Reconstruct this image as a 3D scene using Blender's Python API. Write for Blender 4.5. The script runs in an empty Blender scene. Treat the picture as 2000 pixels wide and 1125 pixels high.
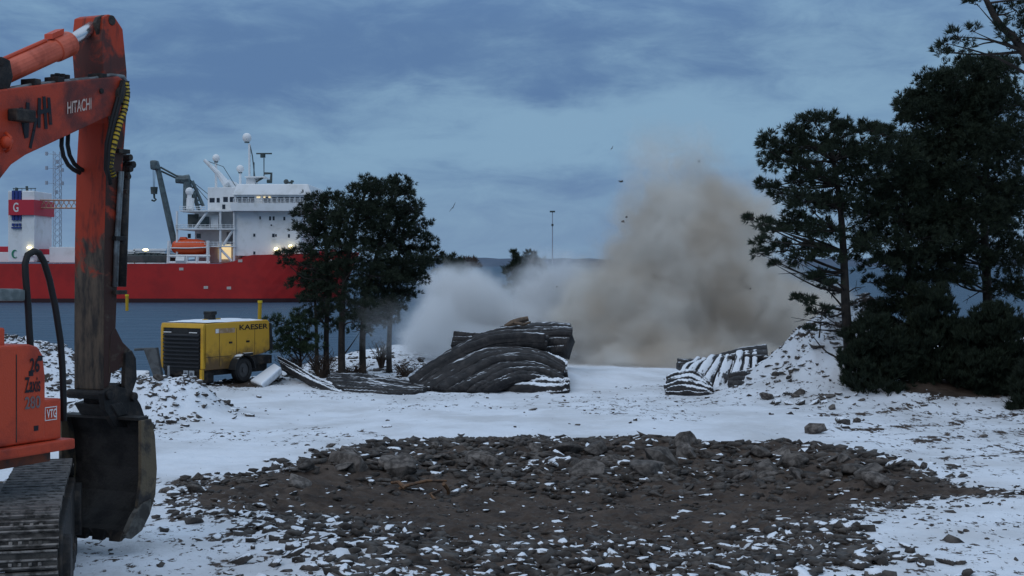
import bpy, bmesh, math, random
import numpy as np
from mathutils import Vector
rnd = random.Random(7)
NR = np.random.RandomState(11)
C = bpy.context.scene.collection
SC = bpy.context.scene

# ------------------------------------------------------------------ camera
CZ, FPX, HY = 3.3, 2920.0, 515.0
cam_d = bpy.data.cameras.new('camera')
cam_d.sensor_width = 36.0
cam_d.lens = 36.0*FPX/2000.0
cam_d.shift_y = -(562.5-HY)/2000.0
cam_d.clip_start = 0.1
cam_d.clip_end = 20000
cam = bpy.data.objects.new('camera', cam_d)
C.objects.link(cam)
cam.location = (0, 0, CZ)
cam.rotation_euler = (math.radians(90), 0, 0)
SC.camera = cam

# ------------------------------------------------------------------ sky
SUN_EL, SUN_AZ = 8.0, 215.0
W = bpy.data.worlds.new('World')
SC.world = W
W.use_nodes = True
nt = W.node_tree
nt.nodes.clear()
def N(t, typ, **kw):
    n = t.nodes.new(typ)
    for k, v in kw.items():
        setattr(n, k, v)
    return n
def setin(t, sock, v):
    if hasattr(v, 'is_output'):
        t.links.new(v, sock)
    else:
        sock.default_value = v
def MATH(t, op, a, b=0.0, c=0.0, clamp=False):
    n = N(t, 'ShaderNodeMath', operation=op)
    n.use_clamp = clamp
    setin(t, n.inputs[0], a); setin(t, n.inputs[1], b)
    if op in ('MULTIPLY_ADD', 'SMOOTH_MAX', 'SMOOTH_MIN'):
        setin(t, n.inputs[2], c)
    return n.outputs[0]
def VMATH(t, op, a, b=(0, 0, 0)):
    n = N(t, 'ShaderNodeVectorMath', operation=op)
    setin(t, n.inputs[0], a)
    if op == 'SCALE':
        setin(t, n.inputs['Scale'], b)
    else:
        setin(t, n.inputs[1], b)
    return n.outputs['Value'] if op in ('LENGTH', 'DOT_PRODUCT') else n.outputs[0]
def NOISE(t, vec, scale, detail=5, rough=0.55, dist=0.0):
    n = N(t, 'ShaderNodeTexNoise')
    if vec is not None:
        t.links.new(vec, n.inputs['Vector'])
    n.inputs['Scale'].default_value = scale
    n.inputs['Detail'].default_value = detail
    n.inputs['Roughness'].default_value = rough
    n.inputs['Distortion'].default_value = dist
    return n
def MAPR(t, v, a, b, c=0.0, d=1.0, smooth=True):
    n = N(t, 'ShaderNodeMapRange')
    n.interpolation_type = 'SMOOTHSTEP' if smooth else 'LINEAR'
    setin(t, n.inputs[0], v)
    for i, q in enumerate((a, b, c, d)):
        setin(t, n.inputs[i+1], q)
    return n.outputs[0]
def MIXC(t, fac, a, b, mode='MIX'):
    n = N(t, 'ShaderNodeMix', data_type='RGBA', blend_type=mode)
    setin(t, n.inputs[0], fac)
    for s, v in ((n.inputs[6], a), (n.inputs[7], b)):
        if isinstance(v, tuple) and len(v) == 3:
            v = v + (1,)
        setin(t, s, v)
    return n.outputs[2]

tc = N(nt, 'ShaderNodeTexCoord')
gen = tc.outputs['Generated']
sep = N(nt, 'ShaderNodeSeparateXYZ'); nt.links.new(gen, sep.inputs[0])
dz = sep.outputs[2]
mp = N(nt, 'ShaderNodeMapping'); nt.links.new(gen, mp.inputs[0])
mp.inputs['Scale'].default_value = (1.0, 1.0, 3.0)
mp.inputs['Location'].default_value = (3.1, 0.7, 0.35)
mp.inputs['Rotation'].default_value = (0.0, math.radians(5), 0.0)
n1 = NOISE(nt, mp.outputs[0], 4.6, 5, 0.5, 0.5)
n2 = NOISE(nt, mp.outputs[0], 16.0, 9, 0.66, 0.5)
nz = MATH(nt, 'ADD', MATH(nt, 'MULTIPLY', n1.outputs[0], 0.60), MATH(nt, 'MULTIPLY', n2.outputs[0], 0.44))
# banks of cloud: (azimuth, elevation, half widths, lightness)
ay = MATH(nt, 'MAXIMUM', MATH(nt, 'ABSOLUTE', sep.outputs[1]), 0.1)
au, av = MATH(nt, 'DIVIDE', sep.outputs[0], ay), MATH(nt, 'DIVIDE', dz, ay)
wn = NOISE(nt, mp.outputs[0], 9.0, 5, 0.6)
ws = N(nt, 'ShaderNodeSeparateXYZ'); nt.links.new(wn.outputs['Color'], ws.inputs[0])
au = MATH(nt, 'ADD', au, MATH(nt, 'MULTIPLY', MATH(nt, 'SUBTRACT', ws.outputs[0], 0.5), 0.16))
av = MATH(nt, 'ADD', av, MATH(nt, 'MULTIPLY', MATH(nt, 'SUBTRACT', ws.outputs[1], 0.5), 0.07))
for u0, v0, ru, rv, a_ in ((-0.06, 0.150, 0.17, 0.030, -0.11), (-0.20, 0.115, 0.10, 0.028, -0.12), (-0.03, 0.108, 0.13, 0.016, 0.13), (-0.10, 0.075, 0.18, 0.020, 0.08), (0.02, 0.058, 0.13, 0.011, -0.13),
                           (0.045, 0.125, 0.03, 0.018, -0.10), (0.27, 0.13, 0.12, 0.05, 0.06), (-0.19, 0.062, 0.06, 0.014, -0.08), (-0.25, 0.16, 0.08, 0.02, 0.08), (0.14, 0.155, 0.10, 0.02, -0.06), (0.09, 0.09, 0.09, 0.013, 0.08)):
    e1 = MATH(nt, 'DIVIDE', MATH(nt, 'SUBTRACT', au, u0), ru); e2 = MATH(nt, 'DIVIDE', MATH(nt, 'SUBTRACT', av, v0), rv)
    rr_ = MATH(nt, 'ADD', MATH(nt, 'MULTIPLY', e1, e1), MATH(nt, 'MULTIPLY', e2, e2))
    nz = MATH(nt, 'ADD', nz, MATH(nt, 'MULTIPLY', MATH(nt, 'EXPONENT', MATH(nt, 'MULTIPLY', rr_, -0.7)), a_))
cl = MAPR(nt, nz, 0.33, 0.70)
cloud = MIXC(nt, cl, (0.114, 0.218, 0.415), (0.240, 0.405, 0.585))
# paler, pinker air low down
low = MAPR(nt, dz, 0.0, 0.085, 1.0, 0.0)
cloud = MIXC(nt, MATH(nt, 'MULTIPLY', low, 0.55), cloud, (0.250, 0.375, 0.53))
# an overcast sky is about three times brighter overhead than at the horizon
up = MATH(nt, 'MAXIMUM', dz, 0.0)
ov = MATH(nt, 'ADD', MATH(nt, 'MULTIPLY', MAPR(nt, up, 0.15, 0.9, 0.0, 1.0, False), 1.6), 0.92)
cloud = MIXC(nt, MAPR(nt, up, 0.2, 0.7), cloud, (0.255, 0.318, 0.405))
cloud = VMATH(nt, 'SCALE', cloud, ov)
sky = N(nt, 'ShaderNodeTexSky')
sky.sky_type = 'NISHITA'; sky.sun_disc = False
sky.sun_elevation = math.radians(SUN_EL); sky.sun_rotation = math.radians(SUN_AZ)
add = VMATH(nt, 'ADD', VMATH(nt, 'SCALE', sky.outputs[0], 0.02), VMATH(nt, 'SCALE', cloud, 9.6))
bg = N(nt, 'ShaderNodeBackground')
nt.links.new(add, bg.inputs[0]); bg.inputs[1].default_value = 0.1
wo = N(nt, 'ShaderNodeOutputWorld'); nt.links.new(bg.outputs[0], wo.inputs[0])

# ------------------------------------------------------------------ the sun behind the overcast
sl = bpy.data.lights.new('sun', 'SUN')
sl.energy = 0.5; sl.angle = math.radians(40); sl.color = (1.0, 0.93, 0.86)
so = bpy.data.objects.new('sun', sl); C.objects.link(so)
az, el = math.radians(SUN_AZ), math.radians(35)
sd = Vector((math.sin(az)*math.cos(el), math.cos(az)*math.cos(el), math.sin(el)))
so.rotation_euler = (-sd).to_track_quat('-Z', 'Y').to_euler()
so.location = (0, -20, 40)

SC.view_settings.view_transform = 'Standard'
SC.view_settings.look = 'None'
SC.view_settings.exposure = 0.0
SC.view_settings.gamma = 1.0
SC.render.engine = 'CYCLES'
SC.cycles.volume_bounces = 3
SC.cycles.max_bounces = 6
SC.cycles.volume_step_rate = 1.0
SC.cycles.use_denoising = True

# ------------------------------------------------------------------ helpers
def P(px, py, d):
    return Vector(((px-1000.0)/FPX*d, d, CZ-(py-HY)/FPX*d))

def hash2(ix, iy, s):
    h = (ix.astype(np.int64)*374761393 + iy.astype(np.int64)*668265263 + s*974634777) & 0xffffffff
    h = ((h ^ (h >> 13))*1274126177) & 0xffffffff
    h = h ^ (h >> 16)
    return (h & 0xffff)/65535.0
def vnoise(x, y, s=0):
    ix, iy = np.floor(x), np.floor(y)
    fx, fy = x-ix, y-iy
    fx = fx*fx*(3-2*fx); fy = fy*fy*(3-2*fy)
    a = hash2(ix, iy, s); b = hash2(ix+1, iy, s); c = hash2(ix, iy+1, s); d = hash2(ix+1, iy+1, s)
    return (a*(1-fx)+b*fx)*(1-fy)+(c*(1-fx)+d*fx)*fy
def fbm(x, y, s=0, o=4):
    t, a, n = 0, 0.5, 0
    for i in range(o):
        t = t+a*vnoise(x*2**i+17.3*i, y*2**i-9.1*i, s+i); n += a; a *= 0.5
    return t/n
def sstep(v, a, b):
    t = np.clip((v-a)/(b-a), 0, 1)
    return t*t*(3-2*t)

def org(o):
    v = Vector((0, 0, 0))
    while o is not None:
        v = v+o.location; o = o.parent
    return v

def tag(o, label=None, cat=None, group=None, kind=None):
    if label: o['label'] = label
    if cat: o['category'] = cat
    if group: o['group'] = group
    if kind: o['kind'] = kind
    return o
def thing(name, label, cat, loc, group=None):
    o = bpy.data.objects.new(name, None); C.objects.link(o)
    o.location = loc; o.empty_display_size = 0.2
    return tag(o, label, cat, group)

class MB:
    def __init__(s):
        s.v = []; s.f = []; s.pieces = []
    def add(s, vs, fs):
        b = len(s.v)
        s.pieces.append((list(vs), list(fs)))
        s.v += [tuple(q) for q in vs]
        s.f += [tuple(i+b for i in q) for q in fs]
        return s
    def box(s, a, b):
        x0, y0, z0 = a; x1, y1, z1 = b
        return s.hexa([(x0, y0, z0), (x1, y0, z0), (x1, y1, z0), (x0, y1, z0)], [(x0, y0, z1), (x1, y0, z1), (x1, y1, z1), (x0, y1, z1)])
    def hexa(s, lo, hi):
        n = len(lo)
        fs = [tuple(range(n))[::-1], tuple(range(n, 2*n))]+[(i, (i+1) % n, n+(i+1) % n, n+i) for i in range(n)]
        return s.add(list(lo)+list(hi), fs)
    def obox(s, o, ax, ay, az):
        o, ax, ay, az = Vector(o), Vector(ax), Vector(ay), Vector(az)
        lo = [o, o+ax, o+ax+ay, o+ay]
        return s.hexa(lo, [q+az for q in lo])
    def tube(s, pts, r, n=8, cap=True):
        pts = [Vector(p) for p in pts]
        m = len(pts)
        rs = r if isinstance(r, (list, tuple)) else [r]*m
        vs, fs = [], []
        ref = None
        for i, p in enumerate(pts):
            t = (pts[min(i+1, m-1)]-pts[max(i-1, 0)])
            if t.length < 1e-9: t = Vector((0, 0, 1))
            t.normalize()
            if ref is None:
                ref = Vector((0, 0, 1)) if abs(t.z) < 0.9 else Vector((1, 0, 0))
            u = t.cross(ref)
            if u.length < 1e-6: u = t.orthogonal()
            u.normalize(); w = u.cross(t); ref = w
            for k in range(n):
                a = 2*math.pi*k/n
                vs.append(p+(u*math.cos(a)+w*math.sin(a))*rs[i])
        for i in range(m-1):
            for k in range(n):
                fs.append((i*n+k, i*n+(k+1) % n, (i+1)*n+(k+1) % n, (i+1)*n+k))
        if cap:
            fs.append(tuple(range(n))[::-1]); fs.append(tuple(range((m-1)*n, m*n)))
        return s.add(vs, fs)
    def build_each(s, name, m, parent, smooth=False, bevel=0):
        return [MB().add(v, f).build(name, m, parent, smooth, bevel) for v, f in s.pieces]
    def cyl(s, a, b, r, n=16):
        return s.tube([a, b], r, n)
    def ball(s, c, r, nu=14, nv=9, sq=1.0):
        c = Vector(c)
        rx, ry, rz = (r, r, r) if not isinstance(r, tuple) else r
        vs, fs = [], []
        for j in range(nv+1):
            t = math.pi*j/nv
            for i in range(nu):
                a = 2*math.pi*i/nu
                vs.append(c+Vector((rx*math.sin(t)*math.cos(a), ry*math.sin(t)*math.sin(a), rz*math.cos(t))))
        for j in range(nv):
            for i in range(nu):
                fs.append((j*nu+i, (j+1)*nu+i, (j+1)*nu+(i+1) % nu, j*nu+(i+1) % nu))
        return s.add(vs, fs)
    def build(s, name, m, parent=None, smooth=False, bevel=0, loc=None, seg=2):
        if parent is not None:
            off = org(parent)
        else:
            off = Vector(loc) if loc is not None else Vector((0, 0, 0))
        me = bpy.data.meshes.new(name)
        me.from_pydata([(v[0]-off.x, v[1]-off.y, v[2]-off.z) for v in s.v], [], s.f)
        bm = bmesh.new(); bm.from_mesh(me)
        bmesh.ops.recalc_face_normals(bm, faces=bm.faces)
        if bevel:
            ed = [e for e in bm.edges if len(e.link_faces) == 2 and e.calc_face_angle(0) > 0.5]
            try:
                bmesh.ops.bevel(bm, geom=ed, offset=bevel, segments=seg, affect='EDGES', profile=0.6, clamp_overlap=True)
            except Exception:
                pass
        bm.to_mesh(me); bm.free()
        if smooth:
            me.polygons.foreach_set('use_smooth', [True]*len(me.polygons))
        me.materials.append(m)
        o = bpy.data.objects.new(name, me); C.objects.link(o)
        if parent is not None:
            o.parent = parent
        else:
            o.location = off
        return o

def np_mesh(name, v, f, m, parent=None, smooth=False, loc=(0, 0, 0)):
    """v (n,3) world coordinates; f (k,q) equal-sized faces"""
    off = org(parent) if parent is not None else Vector(loc)
    v = np.asarray(v, dtype=np.float64)-np.array(off[:])
    me = bpy.data.meshes.new(name)
    q = f.shape[1]
    me.vertices.add(len(v)); me.vertices.foreach_set('co', v.astype(np.float32).ravel())
    me.loops.add(f.size); me.loops.foreach_set('vertex_index', f.astype(np.int32).ravel())
    me.polygons.add(len(f)); me.polygons.foreach_set('loop_start', np.arange(0, f.size, q, dtype=np.int32))
    me.update(calc_edges=True); me.validate()
    if smooth:
        me.polygons.foreach_set('use_smooth', np.ones(len(f), dtype=bool))
    if m: me.materials.append(m)
    o = bpy.data.objects.new(name, me); C.objects.link(o)
    if parent is not None: o.parent = parent
    else: o.location = off
    return o

def mat(name, c1, c2=None, scale=3.0, lo=0.42, hi=0.6, rough=0.7, metal=0.0, bump=0.0, bscale=30.0, snow=None, emit=0.0, spec=0.3, rnd_val=0.0):
    m = bpy.data.materials.new(name); m.use_nodes = True
    t = m.node_tree; b = t.nodes['Principled BSDF']
    b.inputs['Roughness'].default_value = rough
    b.inputs['Metallic'].default_value = metal
    b.inputs['Specular IOR Level'].default_value = spec
    tcn = N(t, 'ShaderNodeTexCoord'); vec = tcn.outputs['Object']
    col = c1+(1,)
    if c2 is not None:
        n = NOISE(t, vec, scale, 7, 0.62, 0.3)
        col = MIXC(t, MAPR(t, n.outputs[0], lo, hi), c1, c2)
    if rnd_val:
        oi = N(t, 'ShaderNodeObjectInfo')
        k = MATH(t, 'ADD', MATH(t, 'MULTIPLY', oi.outputs['Random'], rnd_val), 1-rnd_val/2)
        if isinstance(col, tuple):
            r = N(t, 'ShaderNodeRGB'); r.outputs[0].default_value = col; col = r.outputs[0]
        col = VMATH(t, 'SCALE', col, k)
    if snow:
        a, bb, amt = snow[:3]
        g = N(t, 'ShaderNodeNewGeometry')
        sp = N(t, 'ShaderNodeSeparateXYZ'); t.links.new(g.outputs['Normal'], sp.inputs[0])
        ns = NOISE(t, g.outputs['Position'], snow[3] if len(snow) > 3 else 5.0, 6, 0.65)
        if len(snow) > 4:   # streaks along the strips of a mat
            at_ = N(t, 'ShaderNodeAttribute'); at_.attribute_name = 'weave'
            t.links.new(at_.outputs['Vector'], ns.inputs['Vector']); ns.inputs['Scale'].default_value = 1.0
        f = MAPR(t, MATH(t, 'ADD', sp.outputs[2], MATH(t, 'MULTIPLY', MATH(t, 'SUBTRACT', ns.outputs[0], 0.5), amt)), a, bb)
        col = MIXC(t, f, col, (0.80, 0.83, 0.88))
    if isinstance(col, tuple): b.inputs['Base Color'].default_value = col
    else: t.links.new(col, b.inputs['Base Color'])
    if bump:
        n = NOISE(t, vec, bscale, 6, 0.6)
        bp = N(t, 'ShaderNodeBump'); bp.inputs['Strength'].default_value = bump; bp.inputs['Distance'].default_value = 0.03
        t.links.new(n.outputs[0], bp.inputs['Height']); t.links.new(bp.outputs[0], b.inputs['Normal'])
    if emit:
        b.inputs['Emission Color'].default_value = c1+(1,); b.inputs['Emission Strength'].default_value = emit
    return m

def text_on(name, s, o, ux, uy, size, m, parent, width=None):
    """lettering laid on a surface: o lower left corner, ux/uy unit axes"""
    cu = bpy.data.curves.new('lettering', 'FONT'); cu.body = s; cu.size = 1.0
    cu.offset = 0.018
    ob = bpy.data.objects.new('lettering_tmp', cu); C.objects.link(ob)
    dg = bpy.context.evaluated_depsgraph_get()
    me = bpy.data.meshes.new_from_object(ob.evaluated_get(dg))
    bpy.data.objects.remove(ob)
    ux, uy, o = Vector(ux), Vector(uy), Vector(o)
    xs = [v.co.x for v in me.vertices]; ys = [v.co.y for v in me.vertices]
    kx = size if width is None else width/(max(xs)-min(xs))
    ky = size/(max(ys)-min(ys))
    off = org(parent); nn = ux.cross(uy).normalized()
    for v in me.vertices:
        v.co = o+ux*((v.co.x-min(xs))*kx)+uy*((v.co.y-min(ys))*ky)+nn*0.004-off
    me.materials.clear(); me.materials.append(m)
    ob = bpy.data.objects.new(name, me); C.objects.link(ob); ob.parent = parent
    return ob

# ------------------------------------------------------------------ terrain
PATCH_PX = [(318, 985), (380, 944), (470, 938), (560, 930), (640, 903), (730, 878), (860, 868), (1060, 862), (1250, 859), (1400, 878), (1560, 878),
            (1700, 896), (1790, 912), (1850, 945), (1960, 955), (1985, 966), (1840, 975), (1730, 985), (1650, 1000), (1700, 1050), (1690, 1085),
            (1590, 1103), (1500, 1180), (1400, 1300), (760, 1300), (640, 1130), (590, 1085), (430, 1052), (555, 1022), (330, 1004)]
PATCH = np.array([((px-1000)/FPX*(CZ*FPX/(py-HY)), CZ*FPX/(py-HY)) for px, py in PATCH_PX])
def poly_sdf(x, y, poly):
    d = np.full(x.shape, 1e9); ins = np.zeros(x.shape, bool)
    n = len(poly)
    for i in range(n):
        ax, ay = poly[i]; bx, by = poly[(i+1) % n]
        ex, ey = bx-ax, by-ay
        t = np.clip(((x-ax)*ex+(y-ay)*ey)/(ex*ex+ey*ey), 0, 1)
        d = np.minimum(d, np.hypot(x-ax-t*ex, y-ay-t*ey))
        c = ((ay > y) != (by > y)) & (x < (bx-ax)*(y-ay)/(by-ay+1e-12)+ax)
        ins ^= c
    return np.where(ins, d, -d)
BUMPS = [  # x, y, sx, sy, h
    (8.7, 38.4, 1.5, 1.8, 1.95), (-11.6, 36.5, 1.7, 2.4, 1.0), (-14.5, 36.0, 2.2, 2.4, 0.85), (-7.9, 32.6, 0.85, 0.9, 0.75), (-7.0, 33.2, 0.5, 0.8, 0.35),
    (-0.3, 41.6, 1.2, 0.9, 0.95), (6.1, 41.2, 0.6, 0.6, 0.35), (-6.3, 41.8, 1.0, 0.8, 0.12), (13.0, 38.0, 4.0, 3.0, 0.5), (2.6, 43.5, 2.2, 1.5, 0.25)]
def gh(x, y):
    x = np.asarray(x, float); y = np.asarray(y, float)
    h = (fbm(x*0.22, y*0.22, 3, 3)-0.5)*0.24+(fbm(x*1.1, y*1.1, 5, 3)-0.5)*0.10
    s = poly_sdf(x, y, PATCH)+(fbm(x*0.9, y*0.9, 9, 3)-0.5)*0.9
    h = h-0.30*sstep(s, 0.3, 2.6)*sstep(y, 27.5, 24.0)
    bank = sstep(y, 22.6, 24.2)*sstep(y, 28.5, 25.8)*sstep(s, -0.6, 0.6)
    h = h+0.17*bank*(0.6+0.8*fbm(x*1.3, y*1.3, 21, 3))
    for bx, by, sx, sy, hh in BUMPS:
        g = np.exp(-0.5*((x-bx)/sx)**2-0.5*((y-by)/sy)**2)
        h = h+hh*g*(0.75+0.5*fbm(x*1.2, y*1.2, 31, 3))
    # the shore: close behind the machines on the left, farther out to the right
    sh = 45.5+17*sstep(x, -8.5, -4.5)+12*sstep(x, -2, 8)+(fbm(x*0.35, y*0.1, 41, 3)-0.5)*3
    h = h-7.0*sstep(y-sh, 0, 9)-0.9*sstep(y-sh, -3, 0)*0.4
    return h
def ghs(x, y):
    return float(gh(np.array([x]), np.array([y]))[0])
def on_ground(px, py):
    """the point of the ground seen at a pixel"""
    d = CZ*FPX/(py-HY)
    for _ in range(12):
        z = ghs((px-1000)/FPX*d, d)
        d = 0.5*d+0.5*(CZ-z)*FPX/(py-HY)
    return Vector(((px-1000)/FPX*d, d, ghs((px-1000)/FPX*d, d)))

def axis(lo, hi, c0, c1, fine, grow):
    a = list(np.arange(c0, c1, fine)); st = fine
    while a[-1] < hi:
        st *= grow; a.append(a[-1]+st)
    b = []; st = fine; q = c0
    while q > lo:
        st *= grow; q -= st; b.append(q)
    return np.array(b[::-1]+a)
xs = axis(-5000, 5000, -8, 8, 0.042, 1.06)
ys = [-300, -60, -10, 0, 6, 10, 12]; q = 12.0
while q < 75:
    q += 0.026*(q/14.0)**1.25; ys.append(q)
st = 1.0
while q < 6000:
    st *= 1.25; q += st; ys.append(q)
ys = np.array(ys)
GX, GY = np.meshgrid(xs, ys)
GZ = gh(GX, GY)
sd_ = poly_sdf(GX, GY, PATCH)
nearw = sstep(GY, 40, 14)
GZ = GZ+(fbm(GX*6, GY*6, 61, 3)-0.5)*0.05*(0.4+sstep(sd_, -0.2, 0.5)*0.9)*sstep(GY, 70, 50)
GZ = GZ+sstep(sd_, -0.1, 0.5)*(np.abs(fbm(GX*4, GY*4, 65, 4)-0.5)*0.16+(fbm(GX*14, GY*14, 66, 2)-0.5)*0.05)*sstep(GY, 60, 40)
GZ = GZ+(np.abs(fbm(GX*2.5, GY*2.5, 71, 3)-0.5))*0.05
nx, ny = len(xs), len(ys)
idx = np.arange(nx*ny).reshape(ny, nx)
F = np.stack([idx[:-1, :-1], idx[:-1, 1:], idx[1:, 1:], idx[1:, :-1]], -1).reshape(-1, 4)
# ground material: snow, earth where the mask says it was stripped, plus painted compressor shadow
def ground_mat():
    m = bpy.data.materials.new('snow and stripped earth'); m.use_nodes = True
    t = m.node_tree; b = t.nodes['Principled BSDF']
    g = N(t, 'ShaderNodeNewGeometry'); pos = g.outputs['Position']
    at = N(t, 'ShaderNodeAttribute'); at.attribute_name = 'dirt_shade'
    mpn = N(t, 'ShaderNodeMapping'); t.links.new(pos, mpn.inputs[0]); mpn.inputs['Scale'].default_value = (1.0, 0.55, 1.0)
    na = NOISE(t, mpn.outputs[0], 3.2, 8, 0.72, 0.6)
    nb = NOISE(t, mpn.outputs[0], 11.0, 4, 0.6, 0.3)
    nn = MATH(t, 'ADD', MATH(t, 'MULTIPLY', na.outputs[0], 0.62), MATH(t, 'MULTIPLY', nb.outputs[0], 0.38))
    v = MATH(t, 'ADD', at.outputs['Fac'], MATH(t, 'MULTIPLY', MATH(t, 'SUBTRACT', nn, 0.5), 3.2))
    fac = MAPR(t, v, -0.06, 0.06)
    nd = NOISE(t, pos, 2.0, 8, 0.7)
    earth = MIXC(t, MAPR(t, nd.outputs[0], 0.3, 0.7), (0.028, 0.019, 0.0145), (0.090, 0.065, 0.050))
    ns = NOISE(t, pos, 0.5, 5, 0.6)
    snow = MIXC(t, MAPR(t, ns.outputs[0], 0.35, 0.7), (0.73, 0.76, 0.81), (0.56, 0.57, 0.59))
    col = MIXC(t, fac, snow, earth)
    t.links.new(col, b.inputs['Base Color'])
    b.inputs['Roughness'].default_value = 0.8; b.inputs['Specular IOR Level'].default_value = 0.2
    nbm = NOISE(t, pos, 14.0, 8, 0.68)
    nbl = NOISE(t, pos, 3.0, 4, 0.6)
    hh = MATH(t, 'ADD', MATH(t, 'MULTIPLY', nbm.outputs[0], 0.6), MATH(t, 'MULTIPLY', fac, -0.15))
    hh = MATH(t, 'ADD', hh, nbl.outputs[0])
    bp = N(t, 'ShaderNodeBump'); bp.inputs['Strength'].default_value = 0.7; bp.inputs['Distance'].default_value = 0.05
    t.links.new(hh, bp.inputs['Height']); t.links.new(bp.outputs[0], b.inputs['Normal'])
    return m
M_GROUND = ground_mat()
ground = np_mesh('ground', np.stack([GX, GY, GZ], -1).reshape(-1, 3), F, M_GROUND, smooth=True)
tag(ground, kind='structure')
# bare earth mask per vertex, with the compressor's shadow painted in
s = sd_+(fbm(GX*0.8, GY*0.8, 81, 4)-0.5)*1.5
md = np.clip(s/0.7, -1, 1)*0.62-0.04
md = np.where(md > 0, md*1.0, md)
fleck = sstep(GY, 20.5, 18.0)*sstep(sd_, 0.0, 0.6)
md = md-fleck*(0.40+0.6*(fbm(GX*0.7, GY*0.7, 91, 3)-0.42))
md = md-0.26*sstep(GX, -1.2, -3.4)*sstep(sd_, 0, 0.4)*sstep(GY, 24, 21)
# grit showing through the snow in drifts
grit = fbm(GX*0.35, GY*0.28, 101, 4)
md = np.where(sd_ < 0.3, np.maximum(md, -0.60+0.40*sstep(grit, 0.38, 0.62)), md)
for bx, by, sx, sy, hh in BUMPS[:5]:
    md = np.maximum(md, -0.62+0.44*sstep(np.exp(-0.5*((GX-bx)/sx)**2-0.5*((GY-by)/sy)**2), 0.15, 0.6))
md = np.maximum(md, -0.6+1.1*np.exp(-((GX+7.6)/1.2)**4-((GY-40.7)/1.1)**4))  # bare earth painted under the compressor to stand for its contact shadow
# wheel ruts curving away to the right
for k, off in ((0, 0.0), (1, 1.7), (2, 3.0), (3, 4.6)):
    yy = 24.2+off*1.5+0.30*(GX-4)+0.035*(GX-4)**2
    rut = np.exp(-((GY-yy)/0.28)**2)*sstep(GX, 1.0, 4.0)*sstep(sd_, 0.0, -0.4)
    md = md+0.26*rut
# bare earth on the shore slope and under the trees
md = np.where(GZ < -1.2, np.maximum(md, -0.1), md)
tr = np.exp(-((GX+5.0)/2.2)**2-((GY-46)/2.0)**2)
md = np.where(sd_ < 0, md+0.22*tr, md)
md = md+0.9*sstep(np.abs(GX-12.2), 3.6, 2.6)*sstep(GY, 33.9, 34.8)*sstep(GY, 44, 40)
at = ground.data.attributes.new('dirt_shade', 'FLOAT', 'POINT')
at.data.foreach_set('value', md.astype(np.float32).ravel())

# ------------------------------------------------------------------ water, hills
WZ = -4.0
def water_mat():
    m = bpy.data.materials.new('sea water'); m.use_nodes = True
    t = m.node_tree; b = t.nodes['Principled BSDF']
    b.inputs['Base Color'].default_value = (0.045, 0.090, 0.140, 1)
    b.inputs['Specular IOR Level'].default_value = 0.2; b.inputs['Roughness'].default_value = 0.5; b.inputs['IOR'].default_value = 1.33
    g = N(t, 'ShaderNodeNewGeometry')
    mpn = N(t, 'ShaderNodeMapping'); t.links.new(g.outputs['Position'], mpn.inputs[0]); mpn.inputs['Scale'].default_value = (0.12, 0.26, 1.0)
    n = NOISE(t, mpn.outputs[0], 0.9, 6, 0.62, 0.4)
    n2_ = NOISE(t, mpn.outputs[0], 0.12, 4, 0.6)
    bp = N(t, 'ShaderNodeBump'); bp.inputs['Strength'].default_value = 1.0; bp.inputs['Distance'].default_value = 2.2
    t.links.new(MATH(t, 'ADD', n.outputs[0], n2_.outputs[0]), bp.inputs['Height']); t.links.new(bp.outputs[0], b.inputs['Normal'])
    return m
wv = MB().add([(-6000, -400, WZ), (6000, -400, WZ), (6000, 9000, WZ), (-6000, 9000, WZ)], [(0, 1, 2, 3)])
tag(wv.build('water', water_mat()), kind='structure')

def hills():
    n = 220
    vs, fs = [], []
    for i in range(n+1):
        a = -0.95+1.9*i/n
        d = 4200
        x = a*d
        hgt = 9+13*float(fbm(np.array([a*9]), np.array([2.0]), 7, 4)[0])+6*float(fbm(np.array([a*120]), np.array([5.0]), 8, 2)[0])
        prof = [(-600, WZ-2), (-420, WZ+2), (0, WZ+hgt), (300, WZ+hgt*1.15), (900, WZ-2)]
        for dy, z in prof:
            vs.append((x*(1+dy/d), d+dy, z))
    for i in range(n):
        for k in range(4):
            fs.append((i*5+k, (i+1)*5+k, (i+1)*5+k+1, i*5+k+1))
    b = MB().add(vs, fs)
    return tag(b.build('hills', mat('far wooded hills tinted for haze', (0.035, 0.058, 0.10), (0.055, 0.08, 0.125), 0.01), smooth=True), kind='structure')  # distance haze is put into the hills' blue base colours
hills()

# ------------------------------------------------------------------ materials
M_BOOM = mat('worn boom paint', (0.43, 0.045, 0.016), (0.10, 0.020, 0.015), 1.6, 0.42, 0.68, rough=0.5, bump=0.2, bscale=50, spec=0.35)
M_ORANGE = mat('orange paint', (0.54, 0.060, 0.019), (0.30, 0.035, 0.016), 2.2, 0.45, 0.72, rough=0.5, bump=0.15, bscale=60, spec=0.4)
M_GREASE = mat('greasy dark steel', (0.014, 0.013, 0.013), (0.06, 0.045, 0.035), 5.0, 0.45, 0.7, rough=0.65, bump=0.3)
M_RUBBER = mat('black rubber hose', (0.012, 0.012, 0.013), rough=0.6)
M_YHOSE = mat('yellow hose wrap', (0.50, 0.33, 0.03), (0.08, 0.06, 0.02), 9, 0.45, 0.6, rough=0.6)
M_CHROME = mat('chrome rod', (0.55, 0.56, 0.58), rough=0.25, metal=0.9)
M_PIPE = mat('grey hydraulic pipe', (0.16, 0.18, 0.19), (0.09, 0.09, 0.09), 6, rough=0.5)
M_TRACK = mat('worn track steel', (0.075, 0.068, 0.062), (0.022, 0.020, 0.019), 7.0, 0.4, 0.62, rough=0.6, metal=0.3, bump=0.4)
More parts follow.
